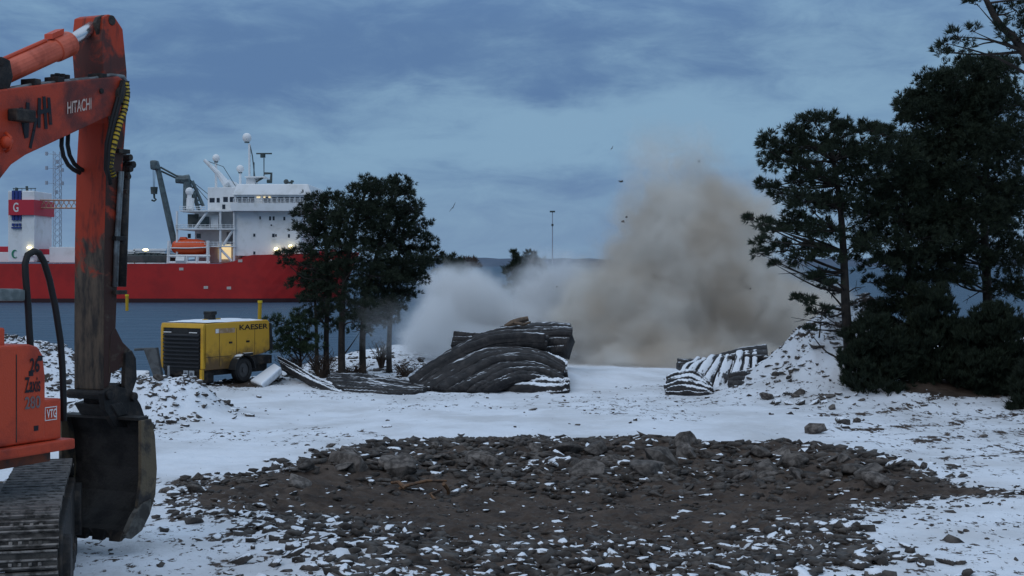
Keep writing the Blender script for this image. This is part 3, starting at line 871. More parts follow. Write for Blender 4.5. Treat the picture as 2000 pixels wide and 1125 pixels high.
# yellow corner posts round the grille
for w0 in (0.0, KWd-0.09):
    mb = MB(); mb.hexa([K(-0.02, w0, kz0-0.02), K(0.12, w0, kz0-0.02), K(0.12, w0+.09, kz0-0.02), K(-0.02, w0+.09, kz0-0.02)], [K(-0.01, w0, kz1-.1), K(0.12, w0, kz1-.1), K(0.12, w0+.09, kz1-.1), K(-0.01, w0+.09, kz1-.1)])
    mb.build_each('corner_post', M_KY, hood, bevel=0.015)
mb = MB(); mb.hexa([K(-0.015, 0, kz1-.12), K(0.12, 0, kz1-.12), K(0.12, KWd, kz1-.12), K(-0.015, KWd, kz1-.12)], [K(0.02, 0, kz1+.004), K(0.12, 0, kz1+.01), K(0.12, KWd, kz1+.01), K(0.02, KWd, kz1+.004)])
mb.build('header', M_KY, hood, bevel=0.02)
mb = MB(); mb.hexa([K(-0.03, 0.02, 0.22), K(-0.03, 0.10, 0.22), K(0.05, 0.10, 0.22), K(0.05, 0.02, 0.22)], [K(-0.03, 0.02, kz0-.03), K(-0.03, 0.10, kz0-.03), K(0.05, 0.10, kz0-.03), K(0.05, 0.02, kz0-.03)])
mb.build('bumper_post', M_KY, comp)
# roof snow
ng = 26; vs = []; fs = []
for j in range(ng+1):
    for i in range(ng+1):
        l, w = 0.16+(KLn-0.34)*i/ng, 0.05+(KWd-0.10)*j/ng
        e = min(i, ng-i, j, ng-j)/4.0
        z = kz1+0.016+0.045*min(1, e)+0.02*float(vnoise(np.array([l*4]), np.array([w*4]), 5)[0])
        vs.append(K(l, w, z))
for j in range(ng):
    for i in range(ng):
        k = j*(ng+1)+i; fs.append((k, k+1, k+ng+2, k+ng+1))
mb = MB().add(vs, fs); mb.build('roof_snow', M_SNOW, comp, smooth=True)
mb = MB()
q = K(0.95, 0.62, kz1+0.0); mb.obox(q, KL*0.22, KW*0.24, UZ*0.27)
mb.obox(K(0.95, 0.60, kz1+0.2), KL*0.25, KW*0.28, UZ*0.10)
mb.build('exhaust_stack', M_BLACK, comp, bevel=0.025)
mb = MB(); mb.obox(K(1.22, .66, kz1+.02), KL*.2, KW*.1, UZ*.08); mb.obox(K(.78, .66, kz1+.02), KL*.12, KW*.1, UZ*.07); mb.build_each('lifting_eye', M_KY, comp, bevel=0.01)
# rear door frame
mb = MB(); mb.hexa([K(KLn-0.04, -0.02, kz0+.36), K(KLn+0.10, -0.02, kz0+.36), K(KLn+0.10, KWd+.02, kz0+.36), K(KLn-0.04, KWd+.02, kz0+.36)], [K(KLn-0.06, -0.02, kz1-.06), K(KLn+0.04, -0.02, kz1-.06), K(KLn+0.04, KWd+.02, kz1-.06), K(KLn-0.06, KWd+.02, kz1-.06)])
mb.build('rear_panel', M_BLACK, comp, bevel=0.02)
ux = KL
text_on('maker_lettering', 'KAESER', K(1.42, -0.004, kz1-0.215), ux, UZ, 0.145, mat('black lettering', (0.012, 0.012, 0.016), rough=0.5), hood, width=1.18)
mb = MB(); mb.obox(K(0.46, -0.002, kz1-0.27), KL*0.78, -KW*0.004, UZ*0.13)
lp = mb.build('label_plate', mat('faded label', (0.40, 0.28, 0.19), (0.30, 0.19, 0.10), 8, rough=0.6), hood)
mb = MB(); mb.obox(K(0.47, -0.007, kz1-0.26), KL*0.12, -KW*0.003, UZ*0.11); mb.build('label_mark', M_WHITE, lp)
mb = MB()
for l in (0.62, 1.30, 2.05):
    mb.obox(K(l, -0.001, kz0+0.02 if l < 1.2 else kz0+.24), KL*0.012, -KW*0.003, UZ*(1.0 if l < 1.2 else .78))
mb.obox(K(0.1, -0.001, kz0+0.28), KL*1.0, -KW*0.003, UZ*0.012)
mb.build_each('door_seam', M_GREASE, hood)
mb = MB()
for l in (1.0, 1.7): mb.obox(K(l, -0.002, kz0+0.62), KL*0.12, -KW*0.025, UZ*0.05)
mb.build_each('door_latch', M_BLACK, hood, bevel=0.008)
# chassis, wheels, drawbar, jack
mb = MB(); mb.obox(K(0.0, 0.12, 0.30), KL*KLn, KW*(KWd-0.24), UZ*0.20); mb.obox(K(0.02, 0.1, 0.10), KL*0.5, KW*(KWd-0.2), UZ*0.3)
mb.obox(K(1.8, 0.05, 0.5), KL*1.05, KW*(KWd-0.1), UZ*0.24)
mb.build('chassis', M_GREASE, comp, bevel=0.02)
for w0, sgn in ((-0.08, -1), (KWd+0.08, 1)):
    c = K(1.42, w0, gz+0.34)
    m_ = MB()
    rp = [(0.20, -.10), (0.30, -.11), (0.345, -.08), (0.355, 0), (0.345, .08), (0.30, .11), (0.20, .10)]
    n = 28; vs = []; fs = []
    for i in range(n):
        a = 2*math.pi*i/n
        for r_, w in rp: vs.append(c+KL*r_*math.cos(a)+UZ*r_*math.sin(a)+KW*w)
    for i in range(n):
        for k in range(7):
            fs.append((i*7+k, ((i+1) % n)*7+k, ((i+1) % n)*7+(k+1) % 7, i*7+(k+1) % 7))
    m_.add(vs, fs); wh = m_.build('wheel', M_RUBBER, comp)
    m_ = MB(); m_.cyl(c+KW*0.07*sgn, c-KW*0.08*sgn, 0.205, 20); m_.cyl(c+KW*0.10*sgn, c, 0.07, 12); m_.build('rim', mat('dull rim', (0.05, 0.05, 0.052), rough=0.5), wh)
    m_ = MB(); o0, o1 = [], []
    arc = [(math.pi*(0.02+0.96*i/12)) for i in range(13)]
    a0_ = [c+KL*0.43*math.cos(a)+UZ*0.43*math.sin(a) for a in arc]+[c+KL*0.40*math.cos(a)+UZ*0.40*math.sin(a) for a in arc[::-1]]
    for i in range(12):
        q = [a0_[i], a0_[i+1], a0_[25-i-1], a0_[25-i]]
        m_.hexa([v-KW*0.15 for v in q], [v+KW*0.15 for v in q])
    m_.build('fender', mat('snowy fender', (0.02, 0.02, 0.021), rough=0.6, snow=(0.75, 0.95, 0.6)), comp)
mb = MB(); mb.obox(K(1.35, -0.16, 0.80), KL*0.36, -KW*0.10, UZ*0.07); mb.build('step', mat('snow topped step', (0.02, 0.02, 0.02), snow=(0.5, 0.7, 0.2)), comp, bevel=0.01)
mb = MB()
mb.tube([K(0.1, 0.35, 0.30), K(-0.55, 0.55, 0.26), K(-0.85, 0.76, 0.24)], 0.045, 8); mb.tube([K(0.1, 1.17, 0.30), K(-0.55, 0.97, 0.26), K(-0.85, 0.76, 0.24)], 0.045, 8)
mb.cyl(K(-0.85, 0.76, 0.12), K(-0.85, 0.76, 0.34), 0.06, 10)
mb.build('drawbar', M_GREASE, comp, smooth=True)
mb = MB(); mb.cyl(K(-0.5, 0.76, gz), K(-0.5, 0.76, 0.60), 0.032, 10); mb.cyl(K(-0.5, 0.76, gz), K(-0.5, 0.76, gz+0.03), 0.1, 12); mb.build('jack_stand', mat('galvanised tube', (0.30, 0.31, 0.33), rough=0.45, metal=0.4), comp)
for w0 in (0.22, 0.43):
    mb = MB(); mb.obox(K(-0.10, w0, 0.27), KW*0.17, -KL*0.02, UZ*0.19); pk = mb.build('tail_lamp', mat('lamp lens', (0.30, 0.33, 0.36), rough=0.3), comp, bevel=0.01)
    mb = MB(); mb.cyl(K(-0.121, w0+0.085, 0.365), K(-0.127, w0+0.085, 0.365), 0.05, 14); mb.build('lens', mat('lens centre', (0.10, 0.11, 0.13), rough=0.3), pk)
M_LAMPW = mat('small white lamp', (1.0, 0.97, 0.9), emit=1.2)
mb = MB(); mb.ball(K(-0.07, 0.03, 0.20), 0.032, 10, 7); mb.build('marker_lamp', M_LAMPW, comp, smooth=True)
# grey steel ramp leg leaning on the compressor's left
mb = MB()
a = P(280, 682, 39.4); b = P(305, 679, 39.6); c2 = P(318, 752, 39.0); c1 = P(307, 756, 38.9)
mb.hexa([a, b, c2, c1], [v+Vector((0.02, 0.18, 0)) for v in (a, b, c2, c1)])
mb.tube([P(262, 683, 39.4), P(300, 681, 39.6)], 0.035, 8)
q = mb.build('steel_bracket', mat('dull grey steel', (0.075, 0.078, 0.08), (0.045, 0.045, 0.045), 5, rough=0.6), None, loc=P(312, 754, 39), bevel=0.012)
tag(q, 'bent grey steel bracket leaning against the compressor grille end', 'bracket')

# ------------------------------------------------------------------ ship across the water
SD = 280.0
def S(px, py, dy=0.0):
    q = P(px, py, SD); return Vector((q.x, SD+dy, q.z))
M_HULL = mat('red hull paint', (0.45, 0.022, 0.020), (0.33, 0.018, 0.018), 0.25, 0.4, 0.7, rough=0.55)
M_BOOT = mat('dark boot topping', (0.035, 0.012, 0.014), rough=0.6)
M_SWHITE = mat('ship white paint', (0.76, 0.77, 0.78), (0.60, 0.60, 0.58), 0.4, 0.45, 0.75, rough=0.5)
M_SRED = mat('ship red band', (0.50, 0.03, 0.05), rough=0.5)
M_SGREY = mat('ship crane grey', (0.10, 0.14, 0.15), (0.07, 0.09, 0.10), 1.0, rough=0.5)
M_SDARK = mat('dark deck gear', (0.04, 0.06, 0.06), (0.08, 0.09, 0.09), 0.6, rough=0.7)
M_WIN = mat('ship window glass', (0.012, 0.018, 0.03), rough=0.12, spec=0.6)
M_SBLUE = mat('ship blue stripe', (0.025, 0.05, 0.22), rough=0.5)
M_LIT = mat('lit floodlight', (1.0, 0.85, 0.45), emit=4.0)
M_LITW = mat('lit window', (1.0, 0.80, 0.45), emit=0.7)
M_LBO = mat('lifeboat orange', (0.72, 0.10, 0.03), rough=0.45)
ship = thing('ship', 'long red hulled cargo ship with a white bridge moored across the water', 'ship', (S(300, 590).x, SD+12, WZ))
BM, CY = 12.0, SD+12.0   # half beam, centre line
def xs_(px): return S(px, 500).x
def hz(py): return S(0, py).z
xb = xs_(688)
def hull_strip(z_levels, name, m, parent):
    xsn = [xs_(p) for p in (-700, -500, -200, 0, 100, 200, 300, 380, 430, 455, 475, 492, 510, 530, 560, 590, 615, 640, 660, 675, 688)]
    vs, fs = [], []
    rows = len(z_levels)
    for x in xsn:
        t = max(0.0, (x-xs_(500))/(xb-xs_(500)))
        for zi, zf in enumerate(z_levels):
            z = zf(x)
            fl = (z-WZ)/(hz(497)-WZ)
            hb = BM*math.sqrt(max(0.0, 1-t**2.2))*(1-(1-fl)*0.35*t)
            hb = max(hb, 0.05)
            xx = x-(1-fl)*4.0*t**3
            vs += [(xx, CY-hb, z), (xx, CY+hb, z)]
    k = rows*2
    for i in range(len(xsn)-1):
        for r in range(rows-1):
            a, b = i*k+r*2, (i+1)*k+r*2
            fs += [(a, b, b+2, a+2), (a+1, a+3, b+3, b+1)]
        a, b = i*k, (i+1)*k
        fs += [(a, a+1, b+1, b), (a+k-2, b+k-2, b+k-1, a+k-1)]
    fs.append(tuple([r*2 for r in range(rows)]+[r*2+1 for r in range(rows)][::-1]))
    e = (len(xsn)-1)*k
    fs.append(tuple([e+r*2 for r in range(rows)][::-1]+[e+r*2+1 for r in range(rows)]))
    return MB().add(vs, fs).build(name, m, parent)
def ztop(x):
    px = 1000+x/SD*FPX
    f = min(1, max(0, (px-438)/54)); f = f*f*(3-2*f)
    return hz(515)+(hz(498)-hz(515))*f+max(0, (px-500)/190)*0.6
zboot = hz(583)
hull = hull_strip([lambda x: zboot, lambda x: (zboot*2+ztop(x))/3, lambda x: (zboot+2*ztop(x))/3, lambda x: ztop(x)], 'hull', M_HULL, ship)
hull_strip([lambda x: WZ-3, lambda x: zboot-0.01], 'boot_topping', M_BOOT, ship)
mb = MB()
for px_, py_ in ((398, 564), (443, 565), (465, 512), (350, 528), (180, 540), (640, 512)):
    q = S(px_, py_, -0.06); mb.obox(q, Vector((0.8, 0, 0)), Vector((0, 0.1, 0)), UZ*0.5)
mb.build_each('draught_mark', mat('pale mark', (0.5, 0.45, 0.42)), hull)
def sbox(name, x0, y0, x1, y1, d0, d1, m=M_SWHITE, parent=None, bevel=0.0):
    a, b = S(x0, y1), S(x1, y0)
    mb = MB(); mb.box((a.x, SD+d0, a.z), (b.x, SD+d1, b.z))
    return mb.build(name, m, parent or ship, bevel=bevel)
acc = sbox('superstructure', 455, 392, 585, 500, 1.5, 22.5, bevel=0.15)
brw = MB()
lo = [S(456, 411), S(606, 405)]; hi = [S(456, 383), S(609, 379)]
def prow(y, x0, x1, d0, d1):
    return [S(x0, y, d0), S(x1, y, d0), S(x1, y, d1), S(x0, y, d1)]
br = MB().hexa(prow(412, 452, 596, -0.8, 24), prow(397, 452, 607, -0.8, 24)).build('bridge_wing', M_SWHITE, ship)
br2 = MB().hexa(prow(397, 458, 600, 0.6, 22.5), prow(381, 456, 606, 0.2, 23)).build('wheelhouse', M_SWHITE, ship)
MB().hexa(prow(381, 455, 609, -0.4, 23.5), prow(359, 462, 601, 0.6, 22)).build('bridge_roof', M_SWHITE, ship, bevel=0.2)
def win(x0, y0, x1, y1, dy, m, parent):
    a, b = S(x0, y1), S(x1, y0)
    mb = MB(); mb.box((a.x, SD+dy-0.05, a.z), (b.x, SD+dy+0.1, b.z)); return mb.build('window', m, parent)
for x0, x1, m in ((461, 471, M_WIN), (474, 483, M_WIN), (486, 496, M_WIN), (499, 509, M_SWHITE), (513, 527, M_WIN), (531, 540, M_WIN), (543, 553, M_WIN), (556, 564, M_WIN), (567, 574, M_WIN), (577, 584, M_WIN), (587, 594, M_WIN), (597, 601, M_WIN)):
    if m is not M_SWHITE: win(x0, 385, x1, 394, 0.25, m, br2)
for x0, x1 in ((501, 508), (514, 518), (524, 528)): win(x0, 384, x1, 386.3, 0.18, M_LITW, br2)
for x0, y0, x1, y1 in ((504, 422, 507, 428), (523, 422, 527, 430), (530, 422, 534, 430), (551, 423, 555, 430), (492, 456, 496, 462), (529, 456, 534, 463), (535, 457, 538, 462), (560, 457, 564, 464), (492, 491, 496, 497), (526, 438, 529, 441)):
    win(x0, y0, x1, y1, 1.5, M_WIN, acc)
# open decks aft of the bridge front
ub = sbox('upper_house', 398, 364, 462, 411, 3.5, 20, bevel=0.1)
for x0, y0, x1, y1 in ((402, 385, 412, 394), (416, 385, 422, 394), (429, 383, 438, 393), (442, 383, 455, 393), (427, 398, 433, 407), (445, 398, 452, 406)):
    win(x0, y0, x1, y1, 3.5, M_WIN, ub)
sbox('aft_house', 366, 411, 458, 514, 6.5, 20, bevel=0.1)
for y in (411.5, 447, 481):
    sbox('deck', 341 if y > 420 else 349, y-1.2, 458, y+1.2, 0.8, 21)
mb = MB()
def rail(x0, x1, y, dy=0.9):
    for h in (4, 8): mb.tube([S(x0, y-h, dy), S(x1, y-h, dy)], 0.05, 4)
    n = max(2, int((x1-x0)/8))
    for i in range(n+1): mb.tube([S(x0+(x1-x0)*i/n, y, dy), S(x0+(x1-x0)*i/n, y-9, dy)], 0.05, 4)
rail(341, 456, 447); rail(341, 456, 481); rail(349, 400, 411); rail(457, 600, 397, -0.7)
mb.build('deck_rail', M_SWHITE, ship)
mb = MB()
for x in (343, 428, 455): mb.tube([S(x, 512, 1.2), S(x, 412, 1.2)], 0.22, 6)
mb.tube([S(378, 445, 1.5), S(402, 413, 1.5)], 0.25, 6); mb.tube([S(433, 479, 1.5), S(452, 449, 1.5)], 0.25, 6); mb.tube([S(425, 484, 1.5), S(450, 510, 1.5)], 0.25, 6)
mb.build_each('deck_stair', M_SWHITE, ship)
for x0, y0, x1, y1, m in ((352, 416, 374, 443, M_SDARK), (447, 435, 461, 443, M_WIN), (430, 452, 454, 478, mat('shaded deck steel', (0.20, 0.22, 0.25), rough=0.6)), (375, 421, 395, 440, M_SGREY), (406, 419, 420, 444, M_SWHITE), (352, 455, 358, 464, M_WIN), (370, 455, 378, 464, M_WIN), (445, 420, 450, 428, M_WIN)):
    sbox('deck_opening' if m is not M_SWHITE else 'deck_locker', x0, y0, x1, y1, 6.4 if m is not M_SWHITE else 3, 6.7 if m is not M_SWHITE else 6, m)
mb = MB(); q = S(428, 489, 6.3); mb.box((q.x-1.2, q.y-0.1, q.z-1.6), (q.x+1.0, q.y+.3, q.z+1.2)); mb.build('lit_doorway', M_LITW, ship)
for px_, py_ in ((538.5, 487), (567, 482)):
    mb = MB(); mb.ball(S(px_, py_, 0.6), 0.42, 12, 8); fl = mb.build('floodlight', M_LIT, ship, smooth=True)
    mb = MB(); mb.tube([S(px_, py_, 0.9), S(px_, py_, 1.7)], 0.2, 8); mb.build('bracket', M_SGREY, fl)
# bow gear, mast and antennas
mb = MB(); mb.ball(S(477, 497, 3), (1.0, 1, 1.0)); mb.tube([S(477, 502, 3), S(477, 495, 3)], 0.8, 10); mb.build('bow_ventilator', M_SRED, ship, smooth=True)
for x0, y0, x1, y1 in ((610, 490, 622, 499), (632, 486, 640, 499), (655, 489, 668, 498)):
    sbox('mooring_winch', x0, y0, x1, y1, 9, 14, M_SRED if x0 > 600 else M_SGREY, bevel=0.2)
mast = MB()
mast.hexa(prow(360, 463, 482, 9, 13), prow(340, 464, 480, 9.5, 12.5)); mast.box(tuple(S(463, 341.5, 8)), tuple(S(503, 339.5, 14)))
mm = mast.build('mast', M_SWHITE, ship)
MB().tube([S(467, 340, 11), S(467, 272, 11)], 0.22, 8).build('mast_pole', M_SWHITE, mm)
MB().tube([S(478, 340, 11), S(473, 296, 11), S(468, 274, 11)], 0.12, 6).build('mast_pole', M_SGREY, mm)
MB().tube([S(478, 340, 10), S(478, 310, 10)], 0.13, 6).build('mast_pole', M_SGREY, mm)
for x, y, r, yb in ((467.5, 262, 9.2, 272), (405.5, 303, 7.6, 365), (454, 324.5, 7.6, 360)):
    m_ = MB(); c = S(x, y, 8); rr = r*SD/FPX; m_.ball(c, (rr, rr, rr*1.05), 18, 12)
    ra = m_.build('radome', mat('radome white', (0.78, 0.78, 0.78), rough=0.4) if r > 9 else bpy.data.materials['radome white'], ship, smooth=True)
    MB().cyl(c-UZ*rr*1.15, c-UZ*rr*0.6, rr*0.55, 12).build('radome_base', M_SGREY, ra)
    if yb > 300: MB().cyl(S(x, yb, 8), c-UZ*rr*1.1, 0.25, 8).build('post', M_SWHITE, ra)
m_ = MB(); m_.obox(S(486, 295, 8), Vector((3.0, 0, 0)), Vector((0, 0.4, 0)), UZ*0.25); m_.cyl(S(499.5, 302, 8), S(499.5, 295, 8), 0.5, 10); m_.build('radar', M_SDARK, mm)
m_ = MB(); m_.tube([S(483, 346, 9), S(500, 340, 9), S(500, 302, 9)], 0.10, 6); m_.tube([S(500, 333, 9), S(515, 333, 9), S(514, 349, 9)], 0.28, 6); m_.tube([S(506, 349, 9), S(516, 349, 9)], 0.4, 6); m_.tube([S(484, 350, 9), S(498, 342, 9)], 0.2, 6)
m_.build('antenna_arm', M_SDARK, mm)
m_ = MB(); m_.tube([S(562, 360, 5), S(562, 349, 5)], 0.2, 6); m_.tube([S(550, 353, 5), S(558, 354, 5), S(566, 351, 5)], 0.22, 6); m_.ball(S(551, 352, 5), 0.5, 8, 6); m_.tube([S(591, 364, 5), S(591, 357, 5)], .2, 6)
m_.build('searchlight', M_SDARK, ship)
MB().tube([S(430, 356, 6), S(414, 335, 6), S(386, 308, 6)], [0.75, 0.5, 0.3], 8).build('davit_boom', M_SWHITE, ship)
MB().tube([S(445, 360, 8), S(420, 320, 8), S(388, 309, 6)], 0.06, 4).build('davit_wire', M_SDARK, ship)
MB().tube([S(403, 367, 4), S(421, 367, 4)], 0.35, 6).build('name_board', M_SDARK, ship)
MB().tube([S(425, 365, 8), S(432, 352, 8), S(440, 365, 8)], 0.7, 8).build('funnel', M_SWHITE, ship)
MB().hexa(prow(366, 412, 448, 9, 15), prow(348, 424, 436, 10, 14)).build('funnel_casing', M_SWHITE, ship, bevel=.3)
# deck crane
cr = MB().tube([S(355, 412, 6), S(352, 352, 6)], [1.1, 0.75], 10).build('deck_crane', M_SGREY, ship)
MB().tube([S(345, 348, 6), S(357, 346, 6)], 0.9, 8).build('crane_head', M_SGREY, cr)
MB().tube([S(330, 490, 6), S(310, 400, 6), S(292, 318, 6)], [0.62, 0.6, 0.5], 10).build('crane_boom', M_SGREY, cr)
MB().hexa(prow(328, 280, 297, 5, 7), prow(309, 279, 294, 5, 7)).build('boom_head', M_SGREY, cr, bevel=0.4)
MB().tube([S(300, 323, 5.5), S(335, 342, 5.5)], 0.2, 6).build('luffing_rope', M_SDARK, cr)
MB().tube([S(299, 330, 6.5), S(335, 347, 6.5)], 0.2, 6).build('luffing_rope', M_SDARK, cr)
MB().tube([S(330, 346, 6), S(350, 348, 6)], 0.8, 8).build('rope_block', M_SGREY, cr)
for dx in (0, 4): MB().tube([S(284+dx, 326, 6), S(284.5+dx*0.6, 365, 6)], 0.05, 4).build('hoist_wire', M_SDARK, cr)
MB().tube([S(286, 362, 6), S(286, 376, 6)], [0.7, 0.6], 10).build('hook_block', M_SDARK, cr)
MB().tube([S(286, 376, 6), S(286.5, 384, 6), S(290, 387, 6), S(286, 390, 6), S(281, 388, 6)], 0.2, 6).build('hook', M_SDARK, cr)
m_ = MB(); m_.tube([S(362, 350, 6), S(384, 400, 6)], 0.35, 6); m_.tube([S(366, 372, 6), S(376, 410, 6)], 0.3, 6); m_.tube([S(356, 352, 6), S(374, 408, 6)], 0.3, 6)
for i in range(5): m_.tube([S(358+i*3, 362+i*9, 6), S(369+i*3.6, 364+i*8, 6)], 0.15, 4)
m_.build('crane_brace', M_SGREY, cr)
for x1, y1 in ((400, 400), (415, 396)): MB().tube([S(356, 346, 6), S(x1, y1, 8)], 0.06, 4).build('stay_wire', M_SDARK, cr)
m_ = MB(); m_.tube([S(362, 408, 4), S(363, 385, 4)], 0.75, 8); m_.ball(S(361, 372, 4), .8, 8, 6); m_.tube([S(361, 376, 4), S(361, 395, 4)], 0.45, 8); m_.build('deck_ventilator', M_SWHITE, ship)
# lifeboat cradle
m_ = MB()
for x in (327, 344, 362, 383, 405): m_.tube([S(x, 515, 0.6), S(x+(2 if x < 400 else 0), 500 if x not in (327, 405) else 470, 0.6)], 0.32, 6)
m_.tube([S(325, 500, 0.6), S(409, 500, 0.6)], 0.3, 6); m_.tube([S(325, 513, 0.6), S(409, 513, 0.6)], 0.3, 6); m_.tube([S(343, 509, .6), S(360, 509, .6)], .8, 6)
m_.build('lifeboat_cradle', M_SWHITE, ship)
lbx = [330, 334, 342, 360, 380, 394, 400, 402]; lbt = [481, 472, 467, 465, 466, 469, 475, 481]; lbb = [488, 493, 497, 499, 499, 496, 491, 486]
vs, fs = [], []
for x, t_, b_ in zip(lbx, lbt, lbb):
    for k in range(10):
        a = 2*math.pi*k/10; cy_ = (t_+b_)/2; hh = (b_-t_)/2
        vs.append(S(x, cy_-hh*math.sin(a), 2.2+1.6*math.cos(a)*(1 if x not in (330, 402) else .3)))
for i in range(7):
    for k in range(10): fs.append((i*10+k, i*10+(k+1) % 10, (i+1)*10+(k+1) % 10, (i+1)*10+k))
fs += [tuple(range(10)), tuple(range(70, 80))]
lb = thing('lifeboat', 'orange covered lifeboat in the cradle on the red ship', 'lifeboat', S(366, 499, 2.2))
m_ = MB().add(vs, fs); m_.build('lifeboat_hull', M_LBO, lb, smooth=True)
MB().hexa(prow(467, 346, 361, 1.4, 3), prow(462.5, 348, 359, 1.6, 2.8)).build('conning_hatch', M_LBO, lb, bevel=.1)
MB().tube([S(329, 484, 0.55), S(365, 484.5, 0.5), S(404, 483, 0.55)], 0.12, 6).build('fender_line', M_SWHITE, lb)
# cargo deck aft, white casing tower and jib
sbox('deck_cargo', 229, 498, 327, 513, 3, 18, M_SDARK, bevel=0.2)
for x in (240, 252, 263, 275, 289, 300, 312): sbox('hatch_cover', x, 493+rnd.random()*4, x+9, 498.2, 3.5, 17, M_SDARK)
tw = sbox('casing_tower', 12, 372, 63, 512, 1.0, 12, bevel=0.15)
sbox('tower_front_panel', 41, 374, 65, 500, 0.6, 1.2, M_SWHITE, tw)  # raised panel in the same white paint as the tower
for i in range(3): sbox('blue_stripe', 21+i*6.6, 372, 26+i*6.6, 430, 0.55, 0.98, M_SBLUE, tw)
for i in range(3): sbox('blue_mark', 21+i*6.6, 436, 25+i*6.6, 441, 0.55, 0.98, M_SBLUE, tw)
sbox('blue_mark', 20, 443, 39, 446, 0.55, 0.98, M_SBLUE, tw)
bnd = sbox('red_band', 16, 390, 66, 420, 0.1, 12.5, M_SRED, tw)
text_on('band_lettering', 'G', S(25.5, 414, 0.08), Vector((1, 0, 0)), UZ, 1.75, M_WHITE, bnd, width=0.98)
m_ = MB(); cc_ = S(25.5, 496, 0.9)
o_, i_ = [], []
for k in range(15):
    a = math.radians(50+260*k/14); o_.append((0.58*math.cos(a), 0.8*math.sin(a)))
for k in range(15):
    a = math.radians(310-260*k/14); i_.append((0.14+0.40*math.cos(a), 0.62*math.sin(a)))
out = o_+i_
for k in range(14):
    q = [o_[k], o_[k+1], i_[13-k], i_[14-k]]
    m_.hexa([cc_+Vector((x, 0.05, z)) for x, z in q], [cc_+Vector((x, -0.04, z)) for x, z in q])
m_.build('crescent_emblem', mat('emblem green', (0.03, 0.22, 0.13), rough=0.5), tw)
m_ = MB()
for x in (20, 28, 36, 46, 54, 62): m_.tube([S(x, 372, 2), S(x, 366, 2)], 0.06, 4)
m_.tube([S(18, 367, 2), S(64, 367, 2)], 0.07, 4); m_.tube([S(43, 372, 3), S(42, 362, 3)], 0.25, 6); m_.tube([S(21, 372, 3), S(23, 365, 3)], 0.3, 6)
m_.build('tower_rail', M_SDARK, tw)
def lattice(mb, a, b, w, n, r):
    a, b = Vector(a), Vector(b); d = (b-a).normalized(); u = d.cross(Vector((0, 1, 0)) if abs(d.y) < .9 else UZ).normalized(); v = d.cross(u)
    cs = [u*w+v*w, u*w-v*w, -u*w-v*w, -u*w+v*w]
    for c_ in cs: mb.tube([a+c_, b+c_], r, 4)
    for i in range(n):
        for k in range(4):
            p, q = a.lerp(b, i/n)+cs[k], a.lerp(b, (i+1)/n)+cs[(k+1) % 4]
            mb.tube([p, q], r*0.7, 4)
m_ = MB(); lattice(m_, S(64, 396.5, 5), S(225, 397.5, 5), 0.75, 16, 0.11); m_.build('gangway_jib', mat('weathered orange lattice', (0.50, 0.30, 0.20), rough=0.6), ship)
for x0, y0, x1, y1, m in ((-60, 481, 9, 492, M_SRED), (-60, 492, 9, 512, M_SWHITE), (66, 486, 88, 497, M_SRED), (66, 497, 86, 510, M_SWHITE), (86, 482, 141, 513, M_SWHITE)):
    sbox('deck_container' if m is M_SRED else 'deckhouse', x0, y0, x1, y1, 3, 14, m, bevel=0.1)
m_ = MB(); m_.ball(S(56.5, 483.5, 0.2), (0.5, 0.3, 0.24), 10, 6); m_.build('floodlight', M_LIT, ship, smooth=True)

# tall pale lattice mast behind the ship, far shore sheds and their lamps
m_ = MB(); b0 = P(112, 500, 420); t_ = P(112, 296, 420)
lattice(m_, (b0.x, 420, WZ+0.5), t_, 0.9, 22, 0.09)
for x, y in ((91, 300), (91, 328), (91, 357), (122, 332), (122, 358), (112, 316), (110, 375)):
    q = P(x, y, 420); m_.cyl(q-UZ*.5, q+UZ*.5, 0.42, 8); m_.tube([q, P(112, y+2, 420)], 0.06, 4)
for y, x1 in ((320, 124), (324, 119)): m_.tube([P(110, y+6, 420), P(x1, y, 420)], 0.14, 4)
o = m_.build('antenna_mast', mat('hazy steel', (0.33, 0.36, 0.42), rough=0.6), None, loc=(b0.x, 420, WZ)); tag(o, 'faint pale lattice mast rising behind the white tower of the ship', 'mast')
quay = MB(); quay.box((P(-400, 0, 500).x, 330, WZ-2), (P(340, 0, 500).x, 520, WZ+1.2)); tag(quay.build('quay', mat('quay concrete', (0.2, 0.2, 0.2), (0.14, 0.14, 0.14), 0.2)), kind='structure')
def shed(x0, y0, x1, lab):
    b0, b1 = P(x0, y0, 430), P(x1, y0, 430)
    r = thing('harbour_shed', lab, 'shed', ((b0.x+b1.x)/2, 430, WZ+1.2))
    mb = MB(); mb.box((b0.x, 430, WZ+1.2), (b1.x, 455, b0.z-.4)); mb.build('wall', M_SWHITE, r)
    mb = MB(); mb.box((b0.x-.4, 429.5, b0.z-.39), (b1.x+.4, 455.5, b0.z+.2)); mb.build('roof', mat('snowy roof', (.75, .78, .82)), r)
    mb = MB()
    n = max(2, int((x1-x0)/14))
    for i in range(n):
        x = b0.x+(b1.x-b0.x)*(i+.3)/n; mb = MB(); mb.box((x, 429.9, WZ+1.3), (x+1.2, 430.1, WZ+3.5)); mb.build('door', M_SGREY, r)
shed(228, 489, 262, 'low white harbour shed on the quay behind the ship, beside the stick of the excavator')
shed(264, 487, 322, 'wide white harbour shed on the quay behind the ship, beside the crane boom')
